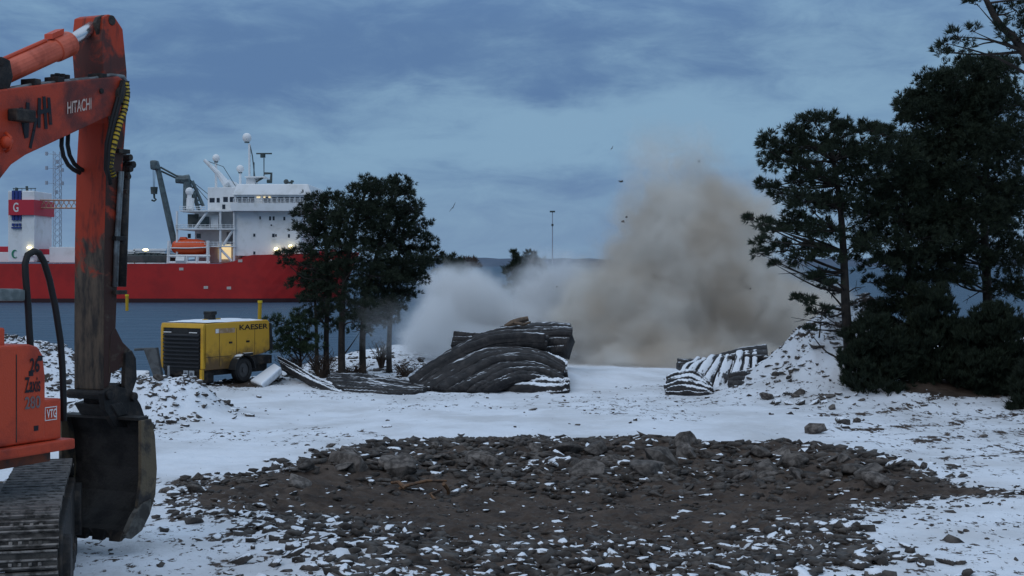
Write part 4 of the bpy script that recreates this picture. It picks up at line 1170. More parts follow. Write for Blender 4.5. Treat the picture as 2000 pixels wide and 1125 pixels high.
for px_, py_, lab in ((238, 483.5, 'lit quay lamp nearest the arm of the excavator, above the low shed'), (285, 488, 'lit quay lamp above the wide white shed behind the ship')):
    q = P(px_, py_, 425); r = thing('quay_lamp', lab, 'lamp', (q.x, 425, WZ+1.2))
    MB().tube([(q.x, 425, WZ+1.2), q+UZ*0.3], 0.12, 6).build('pole', M_SGREY, r)
    MB().ball(q-Vector((0, .4, 0)), (0.85, 0.5, 0.36), 12, 8).build('lamp_head', M_LIT, r, smooth=True)

# tall floodlight mast far off
q = P(1079, 413, 420); r = thing('floodlight_mast', 'thin tall floodlight mast far away above the dust', 'mast', (q.x, 420, 0))
MB().tube([(q.x, 420, -4), q], [0.2, 0.12], 8).build('pole', bpy.data.materials['hazy steel'], r)
m_ = MB(); m_.box((q.x-0.75, 419.6, q.z-.25), (q.x+0.75, 420.4, q.z+.2)); m_.build('lamp_head', M_SDARK, r, bevel=.1)
m_ = MB(); m_.box((q.x-.3, 419.7, q.z-4.1), (q.x+.3, 420.3, q.z-3.5)); m_.build('junction_box', M_SDARK, r)
# yellow marker posts in the water
for px_, yt, yb, lean, lab in ((248, 575, 607, 0, 'upright yellow marker post in the water right of the excavator arm'), (506, 587, 630, 3, 'yellow marker post in the water behind the rear end of the compressor')):
    d_ = (CZ-WZ)*FPX/(yb-HY); b_ = P(px_, yb, d_); t_ = P(px_+lean*0.6, yt, d_)
    r = thing('marker_post', lab, 'post', (b_.x, d_, WZ), 'yellow posts in the water')
    MB().tube([b_-UZ*2, t_-UZ*0.25], 0.24, 10).build('post_shaft', mat('faded marker yellow', (0.50, 0.30, 0.02), rough=0.6), r)
    MB().tube([t_-UZ*0.3, t_], 0.29, 10).build('post_cap', mat('bright marker yellow', (0.75, 0.50, 0.02), rough=0.5), r)

# ------------------------------------------------------------------ blasting mats
def catmull(p, t):
    n = len(p)-1
    f = min(max(t, 0), 1)*n; i = min(int(f), n-1); f -= i
    g = lambda k: p[min(max(k, 0), n)]
    a, b, c, d = g(i-1), g(i), g(i+1), g(i+2)
    return 0.5*((2*b)+(c-a)*f+(2*a-5*b+4*c-d)*f*f+(3*b-a-3*c+d)*f**3)
def mat_rubber(name, snow):
    return mat(name, (0.013, 0.012, 0.013), (0.040, 0.035, 0.034), 5.0, 0.4, 0.68, rough=0.62, bump=0.6, bscale=22, snow=snow)
M_MAT = mat_rubber('wet black tyre rubber', (1.0, 1.13, 1.55, 1.0, 1))
M_MATS = mat_rubber('snowy tyre rubber', (0.70, 0.86, 1.6, 1.0, 1))
def blast_mat(name_label, lines, nstrip, snowy=False, amp=0.07, thick=0.14, nu=44, group='blasting mats', seed=1):
    """a heavy mat of rubber strips on a backing: lines of pixels with depth, strips run along them"""
    L = [[P(*q) for q in ln] for ln in lines]
    rr = random.Random(seed)
    V, Fq, WV = [], [], []
    off = 0
    prof = [(0.0, -0.25), (0.03, 0.55), (0.22, 0.95), (0.5, 1.0), (0.78, 0.9), (0.97, 0.5), (1.0, -0.25)]
    def surf(u, v):
        return catmull([catmull(l, u) for l in L], v)
    def block(vs0, hh, k, u0, u1, th, wave):
        """one closed strip across the parameters vs0, heights hh above the surface"""
        nonlocal off
        m_ = len(vs0)
        us = np.linspace(u0, u1, nu+1)
        G = np.array([[surf(u, v) for v in vs0] for u in us])
        du = np.gradient(G, axis=0); dv = np.gradient(G, axis=1) if m_ > 1 else None
        n = np.cross(du, dv); n /= np.linalg.norm(n, axis=2, keepdims=True)+1e-9
        n = n*np.sign((n*np.array([0, -0.75, 0.65])).sum(2).mean())
        h = np.array(hh)[None, :]+wave(us)[:, None]
        top = G+n*h[..., None]; bot = G-n*th
        a_, b_ = nu+1, m_
        V.append(np.concatenate([top.reshape(-1, 3), bot.reshape(-1, 3)]))
        w_ = np.stack([us[:, None]*4.0+0*np.array(vs0)[None, :], 0*us[:, None]+np.array(vs0)[None, :]*nstrip*2.6, 0*G[..., 0]+seed*3.3], -1).reshape(-1, 3)
        WV.extend([w_, w_])
        id_ = np.arange(a_*b_).reshape(a_, b_)
        f = np.stack([id_[:-1, :-1], id_[:-1, 1:], id_[1:, 1:], id_[1:, :-1]], -1).reshape(-1, 4)
        e = np.array(list(id_[0, :])+list(id_[1:, -1])+list(id_[-1, -2::-1])+list(id_[-2:0:-1, 0])); e2 = np.roll(e, -1)
        Fq.extend([f+off, f[:, ::-1]+a_*b_+off, np.stack([e, e2, e2+a_*b_, e+a_*b_], -1)+off])
        off += 2*a_*b_
    vs_b = list(np.linspace(0.02, 0.98, nstrip*2+1))
    block(vs_b, [0.0]*len(vs_b), 0, 0.03, 0.97, thick, lambda us: 0*us)
    for k in range(nstrip):
        w_ = rr.uniform(0.84, 1.12)/nstrip; v0 = (k+0.5)/nstrip-w_/2+rr.uniform(-0.08, 0.08)/nstrip
        v0 = max(0.0, v0); v1 = min(1.0, v0+w_)
        hgt = amp*rr.uniform(0.5, 1.25); tilt = amp*rr.uniform(-0.2, 0.75); ph = rr.uniform(0, 50)
        vs0 = [v0+(v1-v0)*p for p, _ in prof]
        hh = [hgt*q+tilt*(0.5-p) for p, q in prof]
        wave = lambda us, ph=ph: amp*1.1*(fbm(us*5+ph, 0*us+ph, seed, 3)-0.5)+0.006*np.sign(np.sin(us*110+ph))
        block(vs0, hh, k, rr.uniform(-0.0, 0.05), rr.uniform(0.95, 1.0), 0.02, wave)
    V = np.concatenate(V); c = V.mean(0); c[2] = V[:, 2].min()
    o = np_mesh('blasting_mat', V, np.concatenate(Fq), M_MATS if snowy else M_MAT, smooth=False, loc=tuple(c))
    bm = bmesh.new(); bm.from_mesh(o.data); bmesh.ops.recalc_face_normals(bm, faces=bm.faces); bm.to_mesh(o.data); bm.free()
    wa = o.data.attributes.new('weave', 'FLOAT_VECTOR', 'POINT'); wa.data.foreach_set('vector', np.concatenate(WV).astype(np.float32).ravel())
    return tag(o, name_label, 'blasting mat', group)
blast_mat('broad black rubber mat arched over the front of the central mat pile in slanting folds', [
    [(803, 762, 39.6), (868, 718, 40.3), (958, 684, 40.9), (1046, 690, 40.9), (1106, 716, 40.2)],
    [(846, 767, 38.9), (900, 735, 39.4), (972, 703, 39.9), (1050, 706, 40.0), (1104, 730, 39.7)],
    [(900, 768, 38.4), (938, 744, 38.7), (992, 722, 39.2), (1052, 724, 39.4), (1100, 744, 39.2)],
    [(955, 768, 38.2), (985, 752, 38.3), (1020, 740, 38.6), (1060, 742, 38.8), (1096, 756, 38.6)]], 11, amp=0.13, nu=60, seed=3)
blast_mat('dark rubber mat folded over the left shoulder of the central mat pile', [
    [(1060, 648, 42.3), (965, 655, 42.1), (885, 688, 41.8), (812, 742, 41.0)],
    [(1075, 668, 41.1), (975, 668, 40.9), (890, 698, 40.4), (800, 752, 39.5)]], 5, amp=0.13, thick=0.22, seed=5)
blast_mat('thick black mat lying level across the central pile, its blunt end sticking out', [
    [(975, 640, 43.2), (1030, 632, 42.9), (1080, 631, 42.6), (1117, 633, 42.3)],
    [(975, 658, 42.2), (1030, 648, 42.0), (1080, 645, 41.8), (1119, 646, 41.5)],
    [(985, 680, 41.9), (1040, 668, 41.7), (1085, 662, 41.5), (1112, 662, 41.3)],
    [(1000, 702, 41.7), (1045, 696, 41.5), (1080, 692, 41.3), (1098, 690, 41.1)]], 5, amp=0.05, thick=0.35, seed=7)
blast_mat('stiff black mat end standing up at the upper left of the central pile', [
    [(886, 648, 43.0), (920, 651, 42.8), (955, 652, 42.6), (1010, 640, 42.4)],
    [(878, 676, 42.6), (915, 672, 42.4), (955, 668, 42.2), (1010, 660, 42.0)]], 3, amp=0.05, thick=0.4, seed=9)
blast_mat('black mat in loose snowy folds at the lower right foot of the central mat pile', [
    [(1035, 690, 41.2), (1070, 696, 41.0), (1095, 704, 40.8), (1106, 714, 40.6)],
    [(1015, 716, 40.3), (1060, 722, 40.1), (1095, 734, 39.9), (1110, 738, 39.7)],
    [(1000, 742, 39.4), (1055, 740, 39.2), (1098, 746, 39.0), (1114, 749, 38.8)],
    [(985, 766, 38.5), (1045, 766, 38.3), (1090, 764, 38.2), (1112, 760, 38.3)]], 7, snowy=True, amp=0.13, seed=11)
blast_mat('narrow rubber mat strip sagging off the snowy slab by the compressor', [
    [(542, 700, 42.2), (575, 716, 41.4), (612, 740, 40.6), (660, 760, 39.8)],
    [(548, 716, 41.6), (585, 738, 40.6), (625, 758, 39.4), (668, 772, 38.6)]], 4, snowy=True, amp=0.09, thick=0.1, seed=13)
blast_mat('flat black mat lying on the snow under the left pines', [
    [(640, 735, 41.8), (700, 732, 41.6), (765, 740, 41.2), (850, 756, 39.6)],
    [(640, 748, 40.2), (700, 747, 40.0), (760, 753, 39.5), (835, 762, 38.8)],
    [(668, 764, 38.9), (720, 768, 38.5), (770, 771, 38.2), (815, 768, 38.3)]], 8, amp=0.06, thick=0.06, seed=15)
M_MATH = mat_rubber('half snowed tyre rubber', (0.68, 0.84, 1.9, 1.0, 1))
o = blast_mat('snow covered mat draped over a hump to the right of the dust', [
    [(1360, 706, 40.4), (1336, 724, 39.4), (1316, 748, 38.5), (1298, 772, 37.8)],
    [(1398, 700, 40.5), (1384, 716, 39.5), (1366, 742, 38.4), (1352, 775, 37.4)],
    [(1440, 694, 40.7), (1438, 712, 39.7), (1430, 742, 38.5), (1420, 776, 37.4)],
    [(1480, 688, 41.0), (1480, 710, 39.9), (1476, 742, 38.7), (1466, 772, 37.8)]], 8, snowy=True, amp=0.13, seed=17)
o.data.materials[0] = M_MATH
blast_mat('dark torn mat edge curling along the top of the snow covered mat at right', [
    [(1318, 709, 41.0), (1365, 708, 40.8), (1430, 690, 41.0), (1502, 676, 41.6)],
    [(1330, 716, 40.1), (1368, 714, 39.9), (1440, 700, 40.1), (1504, 702, 40.2)]], 3, amp=0.11, thick=0.16, seed=19)
blast_mat('black folded mat end sticking out below the left side of the snow covered mat', [
    [(1308, 742, 38.4), (1340, 728, 38.2), (1368, 736, 38.0), (1388, 756, 37.6)],
    [(1298, 760, 37.9), (1335, 750, 37.5), (1366, 756, 37.3), (1392, 772, 37.1)],
    [(1302, 774, 37.5), (1338, 774, 37.1), (1368, 776, 36.9), (1394, 778, 36.9)]], 5, snowy=True, amp=0.11, thick=0.05, seed=29)
blast_mat('rumpled dark mat corner at the foot of the snow covered mat beside the rock pile', [
    [(1424, 736, 38.4), (1450, 730, 38.4), (1470, 738, 38.4), (1494, 752, 38.3)],
    [(1420, 768, 37.4), (1448, 772, 37.3), (1470, 778, 37.2), (1496, 772, 37.4)]], 4, amp=0.12, thick=0.1, seed=23)
m_ = MB(); m_.tube([P(x, y, 42.2) for x, y in ((985, 637), (1000, 631), (1015, 627), (1032, 622))], [0.04, 0.09, 0.10, 0.07], 7); m_.tube([P(1006, 630, 42.1), P(1022, 634, 41.9), P(1036, 629, 41.8)], [0.05, 0.05, 0.03], 6)
o = m_.build('broken_branch', mat('torn pale wood', (0.16, 0.11, 0.075), (0.07, 0.055, 0.045), 8, rough=0.8), None, loc=P(1008, 630, 42.2)); tag(o, 'broken brown branch lying on top of the central mat pile', 'branch')
# snow-laden slab propped behind the compressor wheel
m_ = MB()
a, b, c_, d_ = P(488, 742, 40.6), P(510, 750, 39.6), P(549, 716, 40.8), P(536, 708, 42.0)
e = Vector((0.03, 0.12, -0.22))
m_.hexa([v+e for v in (a, b, c_, d_)], [a, b, c_, d_])
o = m_.build('snowy_slab', mat('snow crusted slab', (0.06, 0.055, 0.05), snow=(-0.5, 0.2, 0.5)), None, loc=P(515, 748, 40), bevel=0.075, seg=4); tag(o, 'slab thick with snow leaning up behind the compressor wheel', 'slab')

# ------------------------------------------------------------------ pines and bushes
M_BARK = mat('pine bark', (0.034, 0.027, 0.023), (0.015, 0.013, 0.012), 6, 0.4, 0.65, rough=0.9, bump=0.6, bscale=18)
M_TWIG = mat('brown twigs', (0.075, 0.05, 0.036), (0.04, 0.03, 0.025), 4, rough=0.9)
def foliage_mat(name, c1, c2):
    m = bpy.data.materials.new(name); m.use_nodes = True
    t = m.node_tree; b = t.nodes['Principled BSDF']
    g = N(t, 'ShaderNodeNewGeometry')
    n = NOISE(t, g.outputs['Position'], 1.6, 4, 0.6)
    k = MATH(t, 'ADD', MATH(t, 'MULTIPLY', n.outputs[0], 0.8), MATH(t, 'MULTIPLY', g.outputs['Random Per Island'], 0.35))
    col = MIXC(t, MAPR(t, k, 0.3, 0.85), c1, c2)
    t.links.new(col, b.inputs['Base Color']); b.inputs['Roughness'].default_value = 0.75; b.inputs['Specular IOR Level'].default_value = 0.2
    return m
M_NEEDLE = foliage_mat('pine needles', (0.011, 0.018, 0.012), (0.030, 0.042, 0.024))
M_NEEDLE2 = foliage_mat('young pine needles', (0.022, 0.040, 0.024), (0.055, 0.08, 0.04))
M_JUNI = foliage_mat('juniper needles', (0.009, 0.015, 0.010), (0.024, 0.034, 0.019))
def needles(pos, dirs, L, wdt, k, spread, seed):
    r = np.random.RandomState(seed)
    n = len(pos)
    p = np.repeat(pos, k, 0); d = np.repeat(dirs, k, 0)
    q = r.normal(size=(n*k, 3)); q /= np.linalg.norm(q, axis=1, keepdims=True)
    d = d+q*spread; d /= np.linalg.norm(d, axis=1, keepdims=True)
    side = np.cross(d, r.normal(size=(n*k, 3))); side /= np.linalg.norm(side, axis=1, keepdims=True)+1e-9
    ll = L*r.uniform(0.6, 1.25, (n*k, 1)); w = wdt*r.uniform(0.7, 1.3, (n*k, 1))
    b0 = p+d*ll*0.06
    mid = p+d*ll*0.55
    V = np.stack([b0, mid-side*w, p+d*ll, mid+side*w], 1).reshape(-1, 3)
    return V, np.arange(n*k*4).reshape(-1, 4)
def pine(label, trunk, d, r0, r1, pads, seed, density=1.0, m=None, nl=0.145, group='pines', name='pine_tree', depth=1.0, kk=15, limbs=True, up=0.45, twigs=5, bare=(), spread=0.75, cat='pine tree', upright=0.0, grow=1.15):
    """pads: (px, py, rx px, ry px[, depth offset m]) clumps of the crown"""
    r = np.random.RandomState(seed)
    m = m or M_NEEDLE
    tp = [P(x, y, d+(q[0] if q else 0)) for x, y, *q in trunk]
    g = ghs(tp[0].x, tp[0].y)
    tp[0].z = g-0.1
    root = thing(name, label, cat, (tp[0].x, tp[0].y, g), group)
    tb = MB()
    n = len(tp)
    pts, rs = [], []
    for i in range(14):
        t = i/13; pts.append(catmull(tp, t)); rs.append(r0+(r1-r0)*t**0.8)
    rs[0] *= 1.35
    tb.tube(pts, rs, 9)
    sc = d/FPX
    cen = []
    for pd in pads:
        px, py, rx, ry = pd[:4]; rx *= grow; ry *= grow
        cx = px; dd0 = pd[4] if len(pd) > 4 else None
        wmax = max(abs(px-trunk[-1][0])*sc, 0.5)
        offs = [dd0] if dd0 is not None else [r.uniform(-0.9, -0.1)*depth, r.uniform(0.1, 1.0)*depth]
        for j, dd in enumerate(offs):
            jx, jy = (0, 0) if j == 0 else (r.uniform(-.25, .25)*rx, r.uniform(-.25, .25)*ry)
            q = P(px+jx, py+jy, d+dd)
            cen.append((np.array(q[:]), rx*sc, ry*sc))
    tz = np.array([p[2] for p in pts])
    POS, DIR = [], []
    for c, rx, rz in cen:
        # limb from the trunk to the clump
        zt_ = c[2]-0.15-0.25*np.hypot(c[0]-pts[6][0], c[1]-pts[6][1])*0.5
        k = int(np.argmin(np.abs(tz-max(zt_+r.uniform(-0.45, 0.35), tz[2]))))
        a = Vector(pts[k]); b = Vector(c)
        if limbs:
            mid = a.lerp(b, 0.45)+Vector((r.uniform(-.15, .15), r.uniform(-.15, .15), r.uniform(-0.22, 0.18)))
            ra = min(rs[k]*0.45, 0.012+0.013*(b-a).length)
            lp = [catmull([a, mid, b], i/6) for i in range(7)]
            tb.tube(lp, [ra*(1-i/6)+0.006 for i in range(7)], 5, cap=False)
        ry_ = 0.5*(rx+rz)*1.1
        ncl = max(4, int(15*(rx*ry_*rz)**(1/3)/0.35*0.55))
        ns = max(10, int(rx*rz*560*density))
        sub = r.normal(size=(ncl, 3)); sub /= np.linalg.norm(sub, axis=1, keepdims=True)
        sub *= r.uniform(0.35, 1.0, (ncl, 1))
        sub[:, 2] = sub[:, 2]*0.9+0.05
        which = r.randint(0, ncl, ns)
        loc = sub[which]+r.normal(size=(ns, 3))*0.20
        P3 = c+loc*np.array([rx, ry_, rz])
        dr = loc*np.array([1, 1, 0.8])+np.array([0, 0, up])
        dr /= np.linalg.norm(dr, axis=1, keepdims=True)+1e-9
        if upright: dr = dr*(1-upright)+np.array([0, 0, 1.0])*upright
        POS.append(P3); DIR.append(dr)
        for s_ in sub[:twigs]:
            e = Vector(c+s_*np.array([rx, ry_, rz])*0.95)
            tb.tube([b, b.lerp(e, .5)+Vector((0, 0, -0.03)), e], [0.012, 0.009, 0.005], 4, cap=False)
    for x0, y0, x1, y1, dd in bare:
        a, b = P(x0, y0, d), P(x1, y1, d+dd)
        tb.tube([a, a.lerp(b, .5)+UZ*r.uniform(-.05, .1), b], [0.022, 0.014, 0.005], 5, cap=False)
        for s_ in range(3):
            f = r.uniform(.3, .9); q = a.lerp(b, f); tb.tube([q, q+Vector((r.uniform(-.3, .3), r.uniform(-.2, .2), r.uniform(-.15, .25)))], [0.009, 0.004], 4, cap=False)
    tb.build('trunk', M_BARK, root, smooth=True)
    POS = np.concatenate(POS); DIR = np.concatenate(DIR)
    V, Fc = needles(POS, DIR, nl, nl*0.05, int(kk*1.5), spread, seed+1)
    np_mesh('crown', V, Fc, m, root)
    return root
# the clump of pines left of the centre
G1 = 'pines between the compressor and the mat pile'
pine('slim pine with the leftmost dark crown lobe, in front of the ship bridge', [(638, 742), (637, 660), (640, 560), (636, 470), (628, 400)], 44.0, 0.10, 0.035,
     [(600, 425, 26, 20), (625, 393, 30, 17), (648, 388, 24, 16), (588, 418, 14, 10), (640, 425, 36, 24), (612, 458, 38, 20), (586, 447, 12, 8), (650, 465, 34, 22), (590, 490, 34, 14), (557, 497, 22, 9), (635, 500, 42, 20), (605, 525, 36, 14), (630, 610, 26, 14), (648, 635, 20, 10), (610, 625, 18, 8), (655, 535, 34, 18), (625, 565, 36, 16), (600, 585, 22, 9), (560, 515, 18, 7)], 101, group=G1, grow=1.0, density=0.8)
pine('tallest pine of the left clump, its crown in the middle with a stout straight trunk', [(668, 742), (667, 660), (672, 560), (690, 450), (716, 370)], 43.0, 0.125, 0.04,
     [(722, 358, 24, 14), (700, 374, 30, 18), (680, 398, 26, 20), (735, 378, 34, 20), (705, 410, 44, 24), (670, 435, 32, 20), (740, 415, 36, 24), (700, 450, 46, 22), (665, 480, 36, 18), (720, 490, 46, 22), (690, 525, 48, 20), (735, 540, 40, 18), (680, 570, 44, 18), (715, 600, 44, 18), (650, 600, 26, 10), (685, 620, 30, 12), (672, 590, 24, 12), (700, 645, 20, 8)], 103, group=G1, grow=1.04, density=0.75)
pine('pine with a dense rounded crown in the left clump, behind the flat mat', [(709, 742), (708, 660), (716, 570), (745, 470), (775, 380)], 44.5, 0.12, 0.04,
     [(780, 357, 20, 14), (768, 380, 34, 20), (795, 378, 18, 16), (755, 412, 38, 24), (798, 405, 28, 18), (770, 445, 44, 22), (745, 475, 40, 20), (790, 510, 44, 20), (750, 520, 44, 20), (725, 560, 40, 18), (775, 550, 36, 18), (745, 590, 40, 18), (720, 625, 36, 16), (755, 620, 26, 12)], 105, group=G1, grow=1.04, density=0.75)
pine('pine whose branches reach farthest right over the pale dust puff', [(760, 738), (760, 670), (764, 600), (775, 520), (790, 440)], 45.5, 0.10, 0.035,
     [(805, 415, 26, 16), (815, 440, 24, 14), (800, 462, 38, 18), (832, 468, 16, 9), (825, 488, 30, 12), (850, 500, 16, 7), (815, 515, 36, 14), (780, 485, 34, 18), (838, 510, 22, 7), (795, 540, 38, 16), (815, 545, 22, 9), (775, 575, 36, 16), (795, 575, 22, 10), (765, 600, 28, 12)], 107, group=G1, grow=1.04, density=0.75)
pine('thin bare stemmed pine at the left of the clump, small crown over the red bow', [(619, 735), (618, 660), (616, 600), (614, 545)], 45.0, 0.075, 0.03,
     [(612, 540, 30, 14), (590, 552, 22, 9), (632, 556, 26, 12), (612, 575, 26, 10)], 109, group=G1, density=0.8)
pine('small young green pine behind the compressor with one long low branch', [(588, 705), (586, 660), (584, 610)], 43.5, 0.045, 0.015,
     [(584, 612, 12, 10), (575, 630, 20, 10), (600, 635, 18, 9), (565, 650, 22, 9), (595, 660, 26, 10), (552, 668, 20, 8), (575, 680, 30, 10), (605, 682, 24, 9), (530, 624, 20, 7, -0.6), (552, 631, 18, 5, -0.4), (545, 685, 18, 7)], 111, m=M_NEEDLE2, group=G1, density=0.9, depth=0.4)
# the big pines at the right
G2 = 'pines at the right edge'
pine('big pine with open ragged branches reaching left over the dust cloud', [(1662, 775), (1660, 700), (1652, 600), (1648, 500), (1640, 390), (1622, 280)], 36.0, 0.17, 0.05,
     [(1592, 238, 28, 16), (1560, 258, 30, 16), (1622, 245, 24, 18), (1652, 262, 26, 18), (1500, 272, 20, 12), (1492, 285, 10, 8), (1530, 292, 34, 18), (1580, 285, 40, 22), (1512, 315, 26, 16), (1640, 300, 44, 24), (1700, 255, 24, 18), (1722, 262, 22, 14), (1690, 300, 40, 24), (1565, 325, 40, 18), (1610, 345, 44, 20), (1550, 352, 28, 12), (1500, 366, 20, 9), (1485, 358, 8, 6), (1525, 378, 26, 10), (1690, 350, 46, 24), (1575, 395, 40, 20), (1640, 395, 48, 24), (1470, 425, 12, 9), (1492, 437, 22, 9), (1520, 450, 24, 11), (1560, 435, 34, 18), (1495, 470, 18, 8), (1488, 497, 18, 8), (1515, 515, 12, 6), (1540, 480, 26, 14), (1600, 450, 44, 22), (1560, 505, 22, 10), (1605, 500, 34, 16), (1590, 545, 26, 13), (1620, 560, 20, 10), (1570, 592, 22, 11), (1600, 610, 20, 9), (1580, 645, 12, 6), (1700, 420, 46, 26), (1690, 480, 36, 20)], 121, group=G2, depth=1.1,
     bare=((1650, 575, 1690, 560, -0.3), (1652, 600, 1715, 580, -0.2), (1655, 640, 1545, 620, 0.3), (1648, 540, 1520, 535, -0.2), (1650, 560, 1555, 510, -.4), (1600, 660, 1606, 600, 0)))
pine('huge dark pine filling the right edge, its crown the broadest of all', [(1932, 790), (1932, 680), (1928, 560), (1922, 420), (1930, 280), (1945, 150)], 38.0, 0.17, 0.06,
     [(1765, 205, 20, 11), (1790, 192, 24, 16), (1832, 165, 26, 22), (1838, 150, 12, 14), (1862, 158, 20, 16), (1890, 140, 34, 22), (1935, 128, 34, 18), (1975, 132, 26, 18), (1775, 235, 26, 14), (1810, 225, 40, 28), (1860, 205, 46, 34), (1910, 195, 50, 40), (1965, 205, 46, 44), (1850, 265, 50, 30), (1910, 275, 54, 36), (1970, 290, 44, 44), (1820, 300, 46, 30), (1870, 340, 54, 34), (1940, 360, 54, 40), (1810, 355, 44, 28), (1900, 420, 54, 34), (1970, 420, 44, 44), (1840, 410, 50, 30), (1800, 440, 46, 28), (1860, 470, 44, 24), (1985, 500, 30, 40), (1900, 500, 34, 20), (1820, 510, 46, 24), (1870, 545, 36, 18), (1970, 560, 26, 20)], 123, group=G2, depth=1.5, density=1.25, grow=1.28,
     bare=((1932, 585, 1962, 580, -.3), (1932, 620, 1990, 610, 0), (1930, 560, 1880, 590, 0), (1930, 530, 1880, 525, .2)))
pine('dark pine standing between the open branched pine and the huge one', [(1785, 790), (1784, 680), (1778, 560), (1770, 440), (1762, 330)], 37.0, 0.12, 0.045,
     [(1765, 290, 34, 20), (1740, 315, 36, 22), (1790, 320, 40, 24), (1755, 360, 46, 26), (1725, 385, 36, 22), (1790, 390, 46, 26), (1750, 430, 50, 26), (1800, 465, 44, 24), (1730, 470, 44, 22), (1770, 505, 48, 22), (1720, 520, 30, 14), (1815, 545, 46, 20), (1765, 560, 44, 18), (1710, 600, 34, 14), (1800, 590, 46, 18), (1750, 610, 40, 16), (1700, 550, 14, 8)], 125, group=G2, depth=1.2, grow=1.25,
     bare=((1780, 560, 1720, 540, -.5), (1782, 600, 1725, 575, -.3)))
pine('thin pine leaning in at the top right corner, branch ends spread against the sky', [(2090, 900), (2085, 600), (2060, 300), (2005, 110), (1950, 45), (1922, -10)], 30.0, 0.16, 0.05,
     [(1872, 72, 26, 14, -.2), (1850, 85, 22, 12, 0), (1840, 102, 18, 8, .2), (1880, 98, 24, 9, -.1), (1898, 60, 18, 12, .2), (1908, 8, 14, 7, 0), (1895, 2, 10, 5, .2), (1945, 28, 20, 14, .2), (1965, 60, 24, 16, -.3), (1990, 75, 20, 16, .3), (1985, 20, 22, 22, .2), (2010, 5, 24, 26, 0), (2020, 120, 26, 16, .3), (2040, 60, 40, 40, 0), (2080, 200, 40, 30, 0)], 127, group=G2, depth=0.5, density=0.75,
     bare=((1985, 95, 1940, 60, 0), (2005, 110, 1965, 95, .1)))
G3 = 'juniper bushes under the right pines'
def juniper(label, px, d, pads, seed, m=M_JUNI):
    return pine(label, [(px, HY+CZ*FPX/d), (px+2, pads[0][1]+30)], d, 0.07, 0.02, pads, seed, density=1.9, grow=1.12, m=m, nl=0.17, group=G3, name='juniper_bush', depth=0.7, limbs=True, up=0.9, twigs=2, spread=0.5, upright=0.4, cat='bush')
juniper('dense dark bush at the foot of the open branched pine, left of the others', 1715, 35.2,
        [(1712, 640, 30, 22), (1690, 670, 30, 22), (1740, 668, 32, 26), (1672, 705, 26, 26), (1715, 705, 42, 32), (1760, 715, 34, 34), (1685, 745, 36, 28), (1735, 755, 44, 30), (1660, 752, 16, 20), (1700, 775, 38, 18), (1765, 778, 34, 18)], 131)
juniper('tall dark bush in the middle of the row under the right pines', 1835, 35.6,
        [(1835, 595, 34, 24), (1805, 630, 36, 26), (1865, 640, 38, 28), (1830, 670, 46, 34), (1790, 690, 36, 32), (1875, 700, 40, 34), (1830, 730, 48, 36), (1790, 755, 40, 30), (1875, 765, 46, 28), (1835, 785, 48, 16)], 133)
juniper('dark bush right of the tall one, under the trunk of the huge pine', 1925, 35.0,
        [(1935, 625, 32, 26), (1910, 655, 36, 28), (1965, 650, 34, 30), (1930, 695, 46, 34), (1975, 705, 34, 34), (1905, 735, 42, 34), (1955, 755, 44, 34), (1915, 785, 44, 18), (1975, 785, 36, 18)], 135)
juniper('bush at the right edge of the picture standing nearest the snow', 1996, 33.2,
        [(1992, 745, 14, 22), (2002, 775, 24, 24), (1985, 798, 16, 12), (2030, 730, 30, 40), (2040, 790, 30, 20)], 137)
# trees beyond the dust
G4 = 'small trees beyond the dust'
def far_tree(label, px, py, d, pads, seed, m=None):
    b = HY+(CZ+0.5)*FPX/d
    return pine(label, [(px, b), (px, (b+py)/2), (px, py)], d, 0.12, 0.03, pads, seed, density=0.5, m=m, nl=0.24, group=G4, depth=0.7, kk=12, twigs=2)
far_tree('small dark pine beyond the dust with a double pointed top', 1012, 505, 66, [(1004, 503, 8, 10), (1012, 518, 14, 9), (1002, 530, 14, 10), (1014, 545, 16, 12), (1008, 565, 14, 12)], 141)
far_tree('slightly taller dark pine beside the double pointed one beyond the dust', 1035, 500, 67, [(1036, 502, 8, 9), (1030, 516, 14, 9), (1044, 520, 12, 10), (1036, 536, 20, 12), (1040, 556, 20, 12), (1036, 578, 16, 12)], 143)
far_tree('brownish bushy tree at the right of the small trees beyond the dust', 1054, 520, 65, [(1052, 524, 12, 10), (1060, 540, 11, 12), (1050, 550, 14, 12), (1058, 565, 12, 12)], 145, m=M_TWIG)
far_tree('low tree just right of the left pine clump, above the pale dust puff', 876, 512, 64, [(868, 510, 12, 8), (884, 512, 12, 8), (895, 520, 10, 9), (872, 525, 16, 10), (890, 540, 12, 12)], 147)
far_tree('rusty brown bush in front of the hills above the pale dust puff', 912, 512, 68, [(906, 512, 12, 6), (918, 510, 10, 5), (925, 516, 8, 5), (910, 524, 14, 8)], 149, m=M_TWIG)

def shrub(label, px, py, d, h, w, seed, n=46, green=0.0):
    r = random.Random(seed); b = P(px, py, d); b.z = ghs(b.x, b.y)-0.03
    root = thing('bare_shrub', label, 'shrub', b, 'bare shrubs')
    m_ = MB()
    for i in range(n):
        a = r.uniform(0, 6.28); e = Vector((math.cos(a)*w*r.uniform(.2, 1), math.sin(a)*w*r.uniform(.2, 1)*.7, h*r.uniform(.4, 1)))
        p1 = b+e*0.5+Vector((r.uniform(-.08, .08), r.uniform(-.08, .08), h*0.1)); p2 = b+e
        m_.tube([b+Vector((e.x*.1, e.y*.1, 0)), p1, p2], [0.016, 0.010, 0.004], 4, cap=False)
        for k in range(4):
            q = p1.lerp(p2, r.random()); m_.tube([q, q+Vector((r.uniform(-.18, .18), r.uniform(-.15, .15), r.uniform(0, .22)))], [0.007, 0.003], 3, cap=False)
    m_.build('twigs', M_TWIG, root)
    return root
